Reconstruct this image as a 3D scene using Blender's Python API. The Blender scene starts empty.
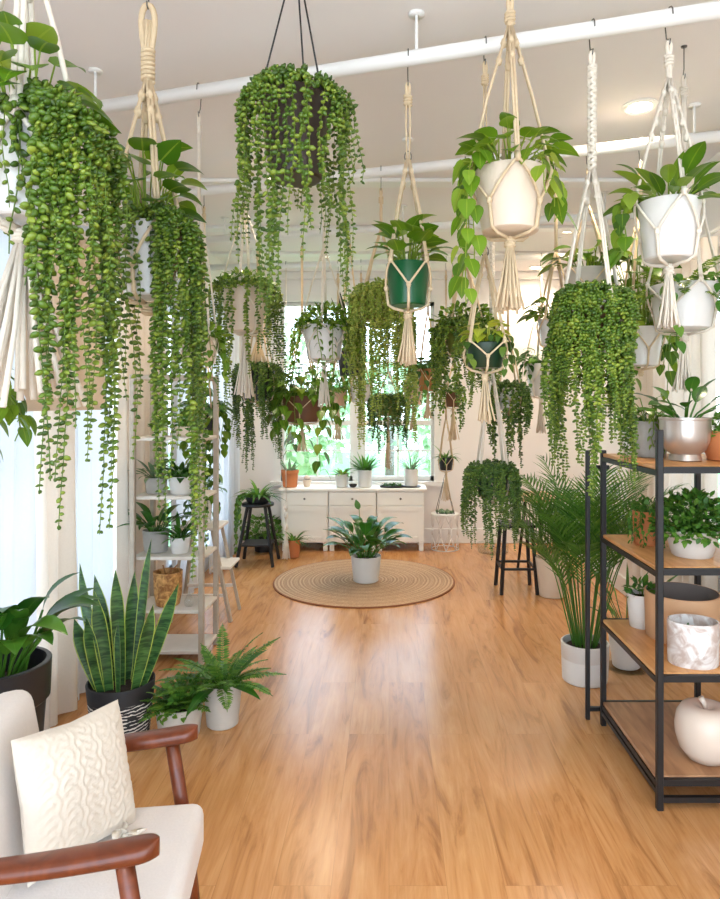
import bpy, bmesh, math, random
from mathutils import Vector, Matrix
PI = math.pi
rnd = random.Random(7)
S = bpy.context.scene
COL = S.collection
F, CX, CY, H = 660.0, 389.0, 404.0, 1.5      # focal length in pixels, principal point, eye height
V = Vector

def at(px, py, Y):
    return V(((px - CX) * Y / F, Y, H - (py - CY) * Y / F))
def zof(py, Y):
    return H - (py - CY) * Y / F
def floor_at(px, py):
    Y = F * H / (py - CY)
    return V(((px - CX) * Y / F, Y, 0))

# ------------------------------------------------------------------ mesh builder
SHARP = {'pot', 'body', 'bowl', 'table_top', 'saucer', 'liner', 'trim_ring', 'seat_disc', 'tray', 'braid_rug', 'finial'}
class MB:
    def __init__(s):
        s.v = []; s.f = []; s.uv = []
    def add(s, vs, fs, uvs=None):
        b = len(s.v)
        s.v += [tuple(p) for p in vs]
        s.f += [tuple(i + b for i in f) for f in fs]
        s.uv += uvs if uvs else [(0.5, 0.5)] * len(vs)
    def tube(s, pts, r, n=6, cap=True):
        pts = [V(p) for p in pts]
        rs = r if isinstance(r, (list, tuple)) else [r] * len(pts)
        vs = []; fs = []; prev = None
        for i, p in enumerate(pts):
            t = (pts[min(i + 1, len(pts) - 1)] - pts[max(i - 1, 0)])
            if t.length < 1e-9: t = V((0, 0, 1))
            t.normalize()
            if prev is None:
                a = V((1, 0, 0)) if abs(t.x) < .9 else V((0, 1, 0))
            else:
                a = prev
            u = (a - t * a.dot(t))
            if u.length < 1e-6: u = t.orthogonal()
            u.normalize(); w = t.cross(u); prev = u
            for k in range(n):
                an = 2 * PI * k / n
                vs.append(p + (u * math.cos(an) + w * math.sin(an)) * rs[i])
        for i in range(len(pts) - 1):
            for k in range(n):
                k2 = (k + 1) % n
                fs.append((i * n + k, i * n + k2, (i + 1) * n + k2, (i + 1) * n + k))
        if cap:
            fs.append(tuple(range(n - 1, -1, -1)))
            fs.append(tuple((len(pts) - 1) * n + k for k in range(n)))
        s.add(vs, fs)
    def lathe(s, prof, n=28, at=(0, 0, 0), sx=1, sy=1, cap=(1, 1)):
        vs = []; fs = []; ox, oy, oz = at
        for (r, z) in prof:
            for k in range(n):
                a = 2 * PI * k / n
                vs.append((ox + r * math.cos(a) * sx, oy + r * math.sin(a) * sy, oz + z))
        for i in range(len(prof) - 1):
            for k in range(n):
                k2 = (k + 1) % n
                fs.append((i * n + k, i * n + k2, (i + 1) * n + k2, (i + 1) * n + k))
        if cap[0]: fs.append(tuple(range(n - 1, -1, -1)))
        if cap[1]: fs.append(tuple((len(prof) - 1) * n + k for k in range(n)))
        s.add(vs, fs)
    def box(s, c, d, m=None):
        cx, cy, cz = c; x, y, z = d[0] / 2, d[1] / 2, d[2] / 2
        vs = [V((cx + i * x, cy + j * y, cz + k * z)) for i in (-1, 1) for j in (-1, 1) for k in (-1, 1)]
        if m: vs = [m @ p for p in vs]
        s.add(vs, [(0, 1, 3, 2), (4, 6, 7, 5), (0, 4, 5, 1), (2, 3, 7, 6), (0, 2, 6, 4), (1, 5, 7, 3)])
    def rbox(s, c, d, bev=.01, seg=2, m=None):
        bm = bmesh.new()
        bmesh.ops.create_cube(bm, size=1)
        for v in bm.verts: v.co = V((v.co.x * d[0], v.co.y * d[1], v.co.z * d[2]))
        bmesh.ops.bevel(bm, geom=bm.edges[:] , offset=bev, segments=seg, profile=.5, affect='EDGES')
        bm.verts.index_update()
        vs = [v.co + V(c) for v in bm.verts]
        if m: vs = [m @ p for p in vs]
        s.add(vs, [tuple(v.index for v in f.verts) for f in bm.faces]); bm.free()
    def beam(s, a, b, w, h=None, bev=0):
        a = V(a); b = V(b); h = h or w; t = b - a
        q = t.to_track_quat('Z', 'Y').to_matrix().to_4x4()
        m = Matrix.Translation((a + b) / 2) @ q
        if bev: s.rbox((0, 0, 0), (w, h, t.length), bev, 2, m)
        else: s.box((0, 0, 0), (w, h, t.length), m)
    def bead(s, p, r, ax, sq=1.0, n=6, rings=4, flat=1.0):
        # a plump succulent bead: ball pointed at its end, ax = long axis
        ax = V(ax).normalized(); u = ax.orthogonal().normalized(); w = ax.cross(u)
        vs = [p - ax * r * sq]; fs = []
        for i in range(1, rings):
            th = PI * i / rings
            zz = -math.cos(th) * sq; rr = math.sin(th)
            for k in range(n):
                a = 2 * PI * k / n
                vs.append(p + ax * (zz * r) + (u * math.cos(a) + w * math.sin(a) * flat) * (rr * r))
        vs.append(p + ax * r * sq * 1.3)
        for k in range(n):
            k2 = (k + 1) % n
            fs.append((0, 1 + k2, 1 + k))
            for i in range(rings - 2):
                fs.append((1 + i * n + k, 1 + i * n + k2, 1 + (i + 1) * n + k2, 1 + (i + 1) * n + k))
            fs.append((1 + (rings - 2) * n + k, 1 + (rings - 2) * n + k2, len(vs) - 1))
        s.add(vs, fs)
    def leaf(s, base, d, nrm, L, W, shape='heart', droop=.6, fold=.18, n=6, wave=0.0):
        # a thin blade: d = start direction, nrm = upper side, droop = total bend (radians) along its length
        d = V(d).normalized(); side = d.cross(V(nrm))
        if side.length < 1e-4: side = d.orthogonal()
        side.normalize(); vs = []; fs = []; uv = []
        p = V(base); step = L / n; cur = d.copy()
        for i in range(n + 1):
            t = i / n
            if shape == 'heart':
                w = math.sin(PI * min(1, (t * .93 + .07)) ** .62) ** .9 if t < 1 else 0
            elif shape == 'lance':
                w = math.sin(PI * (t * .96 + .02) ** .8) if t < 1 else 0
            elif shape == 'round':
                w = math.sqrt(max(0, 1 - (2 * t - 1) ** 2)) if 0 < t < 1 else 0
            elif shape == 'sword':
                w = (.62 + .5 * math.sin(PI * min(1, t * 1.1) * .8)) * (1 if t < .7 else max(0, 1 - ((t - .7) / .3) ** 1.6))
            else:
                w = min(1, t * 5 + .35) * (1 - t ** 2.2)
            w = max(w, .015) * W / 2 * (.86 if shape == 'sword' else 1)
            up = side.cross(cur).normalized()
            wv = wave * math.sin(t * 14) * W
            vs += [p - side * w + up * (fold * w + wv), p, p + side * w + up * (fold * w - wv)]
            uv += [(0, t), (.5, t), (1, t)]
            if i < n:
                b = i * 3
                fs += [(b, b + 1, b + 4, b + 3), (b + 1, b + 2, b + 5, b + 4)]
            p = p + cur * step
            cur = (Matrix.Rotation(-droop / n, 3, side) @ cur).normalized()
        s.add(vs, fs, uv)
    def obj(s, name, mat, parent=None, smooth=True, loc=None):
        me = bpy.data.meshes.new(name)
        me.from_pydata(s.v, [], s.f)
        ul = me.uv_layers.new(name='UVMap')
        li = [0] * len(me.loops); me.loops.foreach_get('vertex_index', li)
        flat = []
        for i in li: flat += s.uv[i]
        ul.data.foreach_set('uv', flat)
        if mat: me.materials.append(mat)
        if smooth: me.polygons.foreach_set('use_smooth', [True] * len(me.polygons))
        me.update()
        if smooth and name in SHARP: me.set_sharp_from_angle(angle=math.radians(38))
        o = bpy.data.objects.new(name, me); COL.objects.link(o)
        if parent: o.parent = parent
        if loc is not None: o.location = loc
        return o

def thing(name, label, cat, loc=(0, 0, 0), rz=0, group=None):
    o = bpy.data.objects.new(name, None); COL.objects.link(o)
    o.empty_display_size = .1
    o.location = loc; o.rotation_euler = (0, 0, rz)
    o['label'] = label; o['category'] = cat
    if group: o['group'] = group
    return o
def tag(o, label, cat, group=None):
    o['label'] = label; o['category'] = cat
    if group: o['group'] = group
    return o
def struct(o):
    o['kind'] = 'structure'; return o

# ------------------------------------------------------------------ materials
def srgb(r, g, b):
    f = lambda c: (c / 255 / 12.92) if c / 255 <= .04045 else ((c / 255 + .055) / 1.055) ** 2.4
    return (f(r), f(g), f(b), 1)
def mat_new(name):
    m = bpy.data.materials.new(name); m.use_nodes = True
    nt = m.node_tree; b = nt.nodes['Principled BSDF']
    return m, nt, b
def mix_col(nt, fac, a, b):
    n = nt.nodes.new('ShaderNodeMix'); n.data_type = 'RGBA'
    for sock, v in ((n.inputs[0], fac), (n.inputs[6], a), (n.inputs[7], b)):
        if hasattr(v, 'is_linked'): nt.links.new(v, sock)
        else: sock.default_value = v
    return n.outputs[2]
def tex(nt, kind, vec=None, **kw):
    n = nt.nodes.new(kind)
    if vec is not None: nt.links.new(vec, n.inputs['Vector'])
    for k, v in kw.items():
        if k in n.inputs: n.inputs[k].default_value = v
        else: setattr(n, k, v)
    return n
def coords(nt, kind='Object', scale=(1, 1, 1), rot=(0, 0, 0)):
    t = nt.nodes.new('ShaderNodeTexCoord'); m = nt.nodes.new('ShaderNodeMapping')
    m.inputs['Scale'].default_value = scale; m.inputs['Rotation'].default_value = rot
    nt.links.new(t.outputs[kind], m.inputs['Vector']); return m.outputs[0]
def bump(nt, b, h, strength=.3, dist=.01):
    n = nt.nodes.new('ShaderNodeBump'); n.inputs['Strength'].default_value = strength
    n.inputs['Distance'].default_value = dist
    nt.links.new(h, n.inputs['Height']); nt.links.new(n.outputs[0], b.inputs['Normal'])
def plain(name, col, rough=.5, metal=0, var=0.06, scale=9, bmp=0, spec=.5):
    m, nt, b = mat_new(name)
    v = coords(nt)
    n = tex(nt, 'ShaderNodeTexNoise', v, Scale=scale, Detail=4)
    dark = tuple(c * (1 - var * 2) for c in col[:3]) + (1,)
    nt.links.new(mix_col(nt, n.outputs[0], dark, col), b.inputs['Base Color'])
    b.inputs['Roughness'].default_value = rough; b.inputs['Metallic'].default_value = metal
    b.inputs['Specular IOR Level'].default_value = spec
    if bmp:
        n2 = tex(nt, 'ShaderNodeTexNoise', v, Scale=scale * 12, Detail=3)
        bump(nt, b, n2.outputs[0], bmp, .004)
    return m
def leafmat(name, dark, mid, light, rough=.38, trans=.35, rib=False):
    m, nt, b = mat_new(name)
    dark, mid, light = [(c[0] * 1.08, c[1] * .86, c[2] * .8, 1) for c in (dark, mid, light)]
    g = nt.nodes.new('ShaderNodeNewGeometry'); oi = nt.nodes.new('ShaderNodeObjectInfo')
    add = nt.nodes.new('ShaderNodeMath'); add.operation = 'MULTIPLY_ADD'
    nt.links.new(oi.outputs['Random'], add.inputs[0]); add.inputs[1].default_value = .25
    sc = nt.nodes.new('ShaderNodeMath'); sc.operation = 'MULTIPLY'; sc.inputs[1].default_value = .75
    nt.links.new(g.outputs['Random Per Island'], sc.inputs[0]); nt.links.new(sc.outputs[0], add.inputs[2])
    r = nt.nodes.new('ShaderNodeValToRGB'); e = r.color_ramp.elements
    e[0].position = .05; e[0].color = dark; e[1].position = .95; e[1].color = light
    k = e.new(.5); k.color = mid
    nt.links.new(add.outputs[0], r.inputs[0]); col = r.outputs[0]
    if rib:
        uv = nt.nodes.new('ShaderNodeTexCoord'); sx = nt.nodes.new('ShaderNodeSeparateXYZ')
        nt.links.new(uv.outputs['UV'], sx.inputs[0])
        d = nt.nodes.new('ShaderNodeMath'); d.operation = 'SUBTRACT'; d.inputs[1].default_value = .5
        a = nt.nodes.new('ShaderNodeMath'); a.operation = 'ABSOLUTE'
        l = nt.nodes.new('ShaderNodeMath'); l.operation = 'LESS_THAN'; l.inputs[1].default_value = .035
        nt.links.new(sx.outputs[0], d.inputs[0]); nt.links.new(d.outputs[0], a.inputs[0]); nt.links.new(a.outputs[0], l.inputs[0])
        hf = nt.nodes.new('ShaderNodeMath'); hf.operation = 'MULTIPLY'; hf.inputs[1].default_value = .5
        nt.links.new(l.outputs[0], hf.inputs[0])
        col = mix_col(nt, hf.outputs[0], col, light)
    nt.links.new(col, b.inputs['Base Color'])
    b.inputs['Roughness'].default_value = rough
    b.inputs['Specular IOR Level'].default_value = .5
    if trans:
        t = nt.nodes.new('ShaderNodeBsdfTranslucent'); mx = nt.nodes.new('ShaderNodeMixShader')
        nt.links.new(col, t.inputs[0]); mx.inputs[0].default_value = trans
        nt.links.new(b.outputs[0], mx.inputs[1]); nt.links.new(t.outputs[0], mx.inputs[2])
        nt.links.new(mx.outputs[0], nt.nodes['Material Output'].inputs[0])
    return m

M = {}
M['pearl'] = leafmat('pearl_green', srgb(46, 80, 18), srgb(84, 126, 34), srgb(140, 172, 62), .35, .15)
M['pearl_deep'] = leafmat('pearl_deep_green', srgb(42, 78, 26), srgb(70, 112, 38), srgb(116, 152, 60), .35, .15)
M['pearl_lime'] = leafmat('pearl_lime_green', srgb(96, 136, 44), srgb(142, 176, 66), srgb(186, 206, 104), .35, .2)
M['pothos'] = leafmat('pothos_green', srgb(54, 100, 22), srgb(88, 140, 34), srgb(140, 182, 58), .3, .3, True)
M['pothos_light'] = leafmat('pothos_light_green', srgb(70, 124, 26), srgb(112, 166, 40), srgb(164, 202, 74), .3, .35, True)
M['pothos_dark'] = leafmat('pothos_dark_green', srgb(36, 84, 30), srgb(56, 112, 40), srgb(90, 146, 56), .3, .25, True)
M['lime'] = leafmat('lime_leaf', srgb(140, 180, 40), srgb(172, 204, 62), srgb(200, 222, 96), .35, .35, True)
M['fern'] = leafmat('fern_green', srgb(52, 112, 34), srgb(80, 142, 48), srgb(116, 172, 66), .5, .3)
M['lily'] = leafmat('lily_green', srgb(34, 92, 28), srgb(56, 122, 38), srgb(90, 152, 54), .28, .25, True)
M['palm'] = leafmat('palm_green', srgb(48, 104, 36), srgb(76, 136, 48), srgb(112, 166, 66), .4, .3)
M['stem'] = plain('stem_green', srgb(96, 142, 58), .5)
M['dark_leaf'] = leafmat('dark_leaf', srgb(24, 34, 26), srgb(36, 50, 36), srgb(60, 76, 54), .35, .1)
M['bluegreen'] = leafmat('grey_green_leaf', srgb(76, 116, 84), srgb(104, 146, 108), srgb(140, 176, 138), .45, .25)
M['soil'] = plain('potting_soil', srgb(58, 42, 32), .95, var=.3, scale=60, bmp=.6)

def swordmat():
    m, nt, b = mat_new('snake_leaf')
    uv = nt.nodes.new('ShaderNodeTexCoord'); sx = nt.nodes.new('ShaderNodeSeparateXYZ')
    nt.links.new(uv.outputs['UV'], sx.inputs[0])
    d = nt.nodes.new('ShaderNodeMath'); d.operation = 'SUBTRACT'; d.inputs[1].default_value = .5
    a = nt.nodes.new('ShaderNodeMath'); a.operation = 'ABSOLUTE'
    l = nt.nodes.new('ShaderNodeMath'); l.operation = 'GREATER_THAN'; l.inputs[1].default_value = .44
    nt.links.new(sx.outputs[0], d.inputs[0]); nt.links.new(d.outputs[0], a.inputs[0]); nt.links.new(a.outputs[0], l.inputs[0])
    n = tex(nt, 'ShaderNodeTexNoise', coords(nt, 'Object', (6, 6, 30)), Scale=2, Detail=5, Distortion=.8)
    r = nt.nodes.new('ShaderNodeValToRGB'); e = r.color_ramp.elements
    e[0].position = .38; e[0].color = srgb(28, 66, 32); e[1].position = .66; e[1].color = srgb(82, 126, 62)
    nt.links.new(n.outputs[0], r.inputs[0])
    nt.links.new(mix_col(nt, l.outputs[0], r.outputs[0], srgb(172, 190, 82)), b.inputs['Base Color'])
    b.inputs['Roughness'].default_value = .35
    return m
M['sword'] = swordmat()

M['white_pot'] = plain('white_glazed_pot', srgb(224, 219, 213), .25, var=.02)
M['matte_white'] = plain('matte_white_pot', srgb(222, 216, 208), .6, var=.04, bmp=.1)
M['cream_pot'] = plain('cream_pot', srgb(224, 204, 182), .4, var=.03)
M['pink_pot'] = plain('blush_pot', srgb(228, 186, 162), .5, var=.05)
M['grey_pot'] = plain('grey_stone_pot', srgb(176, 170, 162), .75, var=.12, scale=30, bmp=.3)
M['pale_grey_pot'] = plain('pale_concrete_pot', srgb(206, 198, 186), .7, var=.1, scale=18, bmp=.2)
M['black_pot'] = plain('black_pot', srgb(34, 34, 36), .42, var=.1)
M['brown_black_pot'] = plain('dark_brown_glaze', srgb(64, 50, 42), .3, var=.25, scale=14)
M['green_pot'] = plain('deep_green_plastic', srgb(14, 84, 44), .3, var=.05)
M['dark_green_pot'] = plain('bottle_green_plastic', srgb(18, 48, 26), .35, var=.05)
M['olive_pot'] = plain('olive_pot', srgb(128, 132, 50), .5, var=.1)
M['terracotta'] = plain('terracotta', srgb(206, 124, 72), .75, var=.08, bmp=.15)
M['kraft'] = plain('kraft_brown', srgb(170, 116, 66), .8, var=.12, bmp=.3)
M['brown_pot'] = plain('brown_pot', srgb(110, 68, 38), .6, var=.12)
M['tan_pot'] = plain('tan_clay', srgb(214, 168, 126), .7, var=.06, bmp=.12)
M['tan_inside'] = plain('grey_clay_inside', srgb(130, 122, 116), .8)
M['silver'] = plain('silver_glaze', srgb(206, 194, 184), .28, metal=.75, var=.06, scale=20)
M['cord'] = plain('tan_cotton_cord', srgb(232, 206, 168), .9, var=.1, scale=80, bmp=.5)
M['white_cord'] = plain('white_cotton_cord', srgb(240, 228, 210), .9, var=.08, scale=80, bmp=.5)
M['steel'] = plain('galvanised_steel', srgb(120, 116, 112), .35, metal=.9)
M['black_metal'] = plain('black_steel', srgb(26, 25, 26), .45, var=.1)
M['white_paint'] = plain('white_paint', srgb(240, 237, 232), .45, var=.02)
M['cream_paint'] = plain('cream_cabinet_paint', srgb(246, 240, 228), .45, var=.02)
M['white_wood'] = plain('whitewashed_wood', srgb(232, 222, 208), .6, var=.08, scale=14)
M['post_wood'] = plain('weathered_pale_post', srgb(196, 180, 160), .7, var=.18, scale=26)
M['ceramic'] = plain('cream_ceramic', srgb(232, 214, 196), .25, var=.03)
M['sheer'] = None

def woodmat(name, c1, c2, scale=(14, 2, 14), rough=.35, kind='Object'):
    m, nt, b = mat_new(name)
    v = coords(nt, kind, scale)
    n = tex(nt, 'ShaderNodeTexNoise', v, Scale=2.2, Detail=7, Distortion=1.2)
    r = nt.nodes.new('ShaderNodeValToRGB'); e = r.color_ramp.elements
    e[0].position = .32; e[0].color = c1; e[1].position = .68; e[1].color = c2
    nt.links.new(n.outputs[0], r.inputs[0]); nt.links.new(r.outputs[0], b.inputs['Base Color'])
    b.inputs['Roughness'].default_value = rough
    bump(nt, b, n.outputs[0], .08, .003)
    return m
M['walnut'] = woodmat('walnut', srgb(92, 40, 18), srgb(124, 60, 30), (6, 6, 6), .28)
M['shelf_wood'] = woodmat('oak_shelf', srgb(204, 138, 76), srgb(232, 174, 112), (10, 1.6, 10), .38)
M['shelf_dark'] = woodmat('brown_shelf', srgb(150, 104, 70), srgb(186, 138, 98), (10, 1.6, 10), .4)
M['table_wood'] = woodmat('table_oak', srgb(176, 128, 86), srgb(208, 164, 118), (8, 8, 8), .4)

def floormat():
    m, nt, b = mat_new('oak_plank_floor')
    v = coords(nt, 'Object', (1, 1, 1), (0, 0, PI / 2))
    br = tex(nt, 'ShaderNodeTexBrick', v, Scale=1)
    br.inputs['Brick Width'].default_value = 1.5; br.inputs['Row Height'].default_value = .18
    br.inputs['Mortar Size'].default_value = .0006; br.inputs['Mortar Smooth'].default_value = .3
    br.inputs['Color1'].default_value = (.4, .4, .4, 1); br.inputs['Color2'].default_value = (.62, .62, .62, 1)
    br.inputs['Mortar'].default_value = (0, 0, 0, 1); br.offset = .37
    # shift the grain plank by plank
    t = nt.nodes.new('ShaderNodeTexCoord')
    cmb = nt.nodes.new('ShaderNodeVectorMath'); cmb.operation = 'MULTIPLY_ADD'
    nt.links.new(br.outputs[0], cmb.inputs[0]); cmb.inputs[1].default_value = (9, 13, 3)
    nt.links.new(t.outputs['Object'], cmb.inputs[2])
    mp = nt.nodes.new('ShaderNodeMapping'); mp.inputs['Scale'].default_value = (7, .9, 7)
    nt.links.new(cmb.outputs[0], mp.inputs[0])
    n = tex(nt, 'ShaderNodeTexNoise', mp.outputs[0], Scale=1.6, Detail=8, Roughness=.62, Distortion=1.6)
    r = nt.nodes.new('ShaderNodeValToRGB'); e = r.color_ramp.elements
    e[0].position = .27; e[0].color = srgb(150, 98, 56); e[1].position = .72; e[1].color = srgb(214, 160, 106)
    k = e.new(.46); k.color = srgb(198, 140, 86)
    nt.links.new(n.outputs[0], r.inputs[0])
    mp2 = nt.nodes.new('ShaderNodeMapping'); mp2.inputs['Scale'].default_value = (60, 2.5, 1)
    nt.links.new(cmb.outputs[0], mp2.inputs[0])
    n2 = tex(nt, 'ShaderNodeTexNoise', mp2.outputs[0], Scale=2, Detail=4)
    col = mix_col(nt, .25, r.outputs[0], n2.outputs[1])
    mm = nt.nodes.new('ShaderNodeMix'); mm.data_type = 'RGBA'; mm.blend_type = 'SOFT_LIGHT'
    mm.inputs[0].default_value = .35
    nt.links.new(r.outputs[0], mm.inputs[6])
    bw = nt.nodes.new('ShaderNodeMath'); bw.operation = 'MULTIPLY'; bw.inputs[1].default_value = 1
    nt.links.new(n2.outputs[0], bw.inputs[0]); nt.links.new(bw.outputs[0], mm.inputs[7])
    mm2 = nt.nodes.new('ShaderNodeMix'); mm2.data_type = 'RGBA'; mm2.blend_type = 'SOFT_LIGHT'
    mm2.inputs[0].default_value = .35
    nt.links.new(mm.outputs[2], mm2.inputs[6]); nt.links.new(br.outputs[0], mm2.inputs[7])
    fin = mix_col(nt, br.outputs['Fac'], mm2.outputs[2], srgb(168, 116, 72))
    nt.links.new(fin, b.inputs['Base Color'])
    b.inputs['Roughness'].default_value = .24
    bump(nt, b, n2.outputs[0], .04, .002)
    return m
M['floor'] = floormat()
M['wall'] = plain('painted_wall', srgb(242, 237, 233), .8, var=.01, bmp=.03)
M['ceiling'] = plain('ceiling_paint', srgb(240, 233, 229), .85, var=.01, bmp=.03)

def rugmat():
    m, nt, b = mat_new('jute_braid')
    w = tex(nt, 'ShaderNodeTexWave', coords(nt), Scale=9, Distortion=.6, Detail=2, wave_type='RINGS', rings_direction='Z')
    n = tex(nt, 'ShaderNodeTexNoise', coords(nt), Scale=70, Detail=3)
    c = mix_col(nt, w.outputs[1], srgb(180, 142, 108), srgb(206, 172, 136))
    mm = nt.nodes.new('ShaderNodeMix'); mm.data_type = 'RGBA'; mm.blend_type = 'OVERLAY'; mm.inputs[0].default_value = .4
    nt.links.new(c, mm.inputs[6]); nt.links.new(n.outputs[0], mm.inputs[7])
    nt.links.new(mm.outputs[2], b.inputs['Base Color']); b.inputs['Roughness'].default_value = .95
    bump(nt, b, n.outputs[0], .6, .004)
    return m
M['rug'] = rugmat()
M['rug_edge'] = plain('rug_binding', srgb(150, 96, 62), .9, bmp=.3)

def fabric(name, col, scale=160, tr=0):
    m, nt, b = mat_new(name)
    v = coords(nt)
    w1 = tex(nt, 'ShaderNodeTexNoise', v, Scale=scale, Detail=2)
    dark = tuple(c * .9 for c in col[:3]) + (1,)
    nt.links.new(mix_col(nt, w1.outputs[0], dark, col), b.inputs['Base Color'])
    b.inputs['Roughness'].default_value = .95
    b.inputs['Sheen Weight'].default_value = .2
    bump(nt, b, w1.outputs[0], .25, .003)
    if tr:
        t = nt.nodes.new('ShaderNodeBsdfTranslucent'); mx = nt.nodes.new('ShaderNodeMixShader')
        t.inputs[0].default_value = col; mx.inputs[0].default_value = tr
        nt.links.new(b.outputs[0], mx.inputs[1]); nt.links.new(t.outputs[0], mx.inputs[2])
        nt.links.new(mx.outputs[0], nt.nodes['Material Output'].inputs[0])
    return m
M['linen'] = fabric('cream_linen', srgb(230, 220, 213))
M['knit'] = fabric('ivory_knit', srgb(220, 207, 190), 120)
M['sheer'] = fabric('sheer_curtain', srgb(226, 230, 236), 120, .26)
M['warm_curtain'] = fabric('warm_white_curtain', srgb(240, 228, 214), 120, .16)
M['blind'] = fabric('beige_blind', srgb(228, 204, 176), 120, .2)

def glassmat(name, fac=.12, tint=(1, 1, 1, 1)):
    m, nt, b = mat_new(name)
    t = nt.nodes.new('ShaderNodeBsdfTransparent'); t.inputs[0].default_value = tint
    g = nt.nodes.new('ShaderNodeBsdfGlossy'); g.inputs['Roughness'].default_value = .03
    mx = nt.nodes.new('ShaderNodeMixShader')
    mx.inputs[0].default_value = .06
    nt.links.new(t.outputs[0], mx.inputs[1]); nt.links.new(g.outputs[0], mx.inputs[2])
    nt.links.new(mx.outputs[0], nt.nodes['Material Output'].inputs[0])
    return m
M['glass'] = glassmat('window_glass')
M['clear'] = glassmat('clear_glass', tint=(.93, .95, .95, 1))

def emit(name, col, s):
    m, nt, b = mat_new(name)
    b.inputs['Emission Color'].default_value = col; b.inputs['Emission Strength'].default_value = s
    b.inputs['Base Color'].default_value = (.9, .9, .9, 1)
    return m
M['lamp'] = emit('lamp_diffuser', (1, .78, .5, 1), 30)

def snakepot():
    # black pot wrapped with broken white scribbled bands
    m, nt, b = mat_new('black_pot_white_bands')
    v = coords(nt)
    w = tex(nt, 'ShaderNodeTexWave', v, Scale=21, Distortion=6, Detail=4, wave_type='BANDS', bands_direction='Z')
    n = tex(nt, 'ShaderNodeTexNoise', coords(nt, 'Object', (14, 14, 40)), Scale=2, Detail=4)
    sx = nt.nodes.new('ShaderNodeSeparateXYZ'); nt.links.new(v, sx.inputs[0])
    band = nt.nodes.new('ShaderNodeMapRange'); band.inputs[1].default_value = .19; band.inputs[2].default_value = .2
    band.inputs[3].default_value = 1; band.inputs[4].default_value = 0
    nt.links.new(sx.outputs[2], band.inputs[0])
    a = nt.nodes.new('ShaderNodeMath'); a.operation = 'MULTIPLY'
    nt.links.new(w.outputs[1], a.inputs[0]); nt.links.new(n.outputs[0], a.inputs[1])
    g = nt.nodes.new('ShaderNodeMath'); g.operation = 'GREATER_THAN'; g.inputs[1].default_value = .37
    nt.links.new(a.outputs[0], g.inputs[0])
    c = nt.nodes.new('ShaderNodeMath'); c.operation = 'MULTIPLY'
    nt.links.new(g.outputs[0], c.inputs[0]); nt.links.new(band.outputs[0], c.inputs[1])
    nt.links.new(mix_col(nt, c.outputs[0], srgb(30, 30, 32), srgb(222, 216, 208)), b.inputs['Base Color'])
    b.inputs['Roughness'].default_value = .6
    return m
M['scribble'] = snakepot()
def marble():
    m, nt, b = mat_new('marbled_pot')
    n = tex(nt, 'ShaderNodeTexNoise', coords(nt), Scale=11, Detail=5, Distortion=2.2)
    r = nt.nodes.new('ShaderNodeValToRGB'); e = r.color_ramp.elements
    e[0].position = .36; e[0].color = srgb(196, 176, 164); e[1].position = .56; e[1].color = srgb(238, 234, 230)
    nt.links.new(n.outputs[0], r.inputs[0]); nt.links.new(r.outputs[0], b.inputs['Base Color'])
    b.inputs['Roughness'].default_value = .4
    return m
M['marble'] = marble()
def goldpot():
    m, nt, b = mat_new('gold_bark_pot')
    n = tex(nt, 'ShaderNodeTexNoise', coords(nt), Scale=26, Detail=6, Distortion=1.4)
    r = nt.nodes.new('ShaderNodeValToRGB'); e = r.color_ramp.elements
    e[0].position = .35; e[0].color = srgb(150, 96, 44); e[1].position = .64; e[1].color = srgb(224, 172, 104)
    nt.links.new(n.outputs[0], r.inputs[0]); nt.links.new(r.outputs[0], b.inputs['Base Color'])
    b.inputs['Roughness'].default_value = .5
    bump(nt, b, n.outputs[0], .6, .006)
    return m
M['gold'] = goldpot()
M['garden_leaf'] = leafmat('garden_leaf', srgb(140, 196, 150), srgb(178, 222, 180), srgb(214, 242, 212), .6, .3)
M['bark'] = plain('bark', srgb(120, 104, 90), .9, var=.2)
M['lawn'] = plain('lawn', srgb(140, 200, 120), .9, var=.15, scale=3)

# ------------------------------------------------------------------ room shell
XL, XR, YB, YF, ZC = -1.66, 1.86, 7.12, -1.4, 2.92

mb = MB(); mb.box(((XL + XR) / 2, (YB + YF) / 2, -.06), (XR - XL + .4, YB - YF + .4, .12))
struct(mb.obj('floor', M['floor'], smooth=False))
mb = MB(); mb.box(((XL + XR) / 2, (YB + YF) / 2, ZC + .06), (XR - XL + .4, YB - YF + .4, .12))
struct(mb.obj('ceiling', M['ceiling'], smooth=False))

def wall_with_holes(name, axis, pos, thick, a0, a1, holes):
    # holes: list of (a0, a1, z0, z1) in order along the wall
    mb = MB()
    def slab(u0, u1, z0, z1):
        if u1 - u0 < 1e-4 or z1 - z0 < 1e-4: return
        if axis == 'x': mb.box((pos, (u0 + u1) / 2, (z0 + z1) / 2), (thick, u1 - u0, z1 - z0))
        else: mb.box(((u0 + u1) / 2, pos, (z0 + z1) / 2), (u1 - u0, thick, z1 - z0))
    u = a0
    for (h0, h1, z0, z1) in holes:
        slab(u, h0, 0, ZC); slab(h0, h1, 0, z0); slab(h0, h1, z1, ZC); u = h1
    slab(u, a1, 0, ZC)
    return struct(mb.obj(name, M['wall'], smooth=False))
T = .12
bx = lambda px: (px - CX) * YB / F
BW0, BW1, BZ0, BZ1 = bx(281), bx(434), zof(481, YB), zof(302, YB)
wall_with_holes('wall_back', 'y', YB + T / 2, T, XL - T, XR + T, [(BW0, BW1, BZ0, BZ1)])
LW = [(2.5, 3.95, .25, 2.25), (4.9, 6.3, .25, 2.25)]
wall_with_holes('wall_left', 'x', XL - T / 2, T, YF, YB, LW)
RW = [(2.9, 4.3, .6, 2.2)]
wall_with_holes('wall_right', 'x', XR + T / 2, T, YF, YB, RW)

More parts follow.
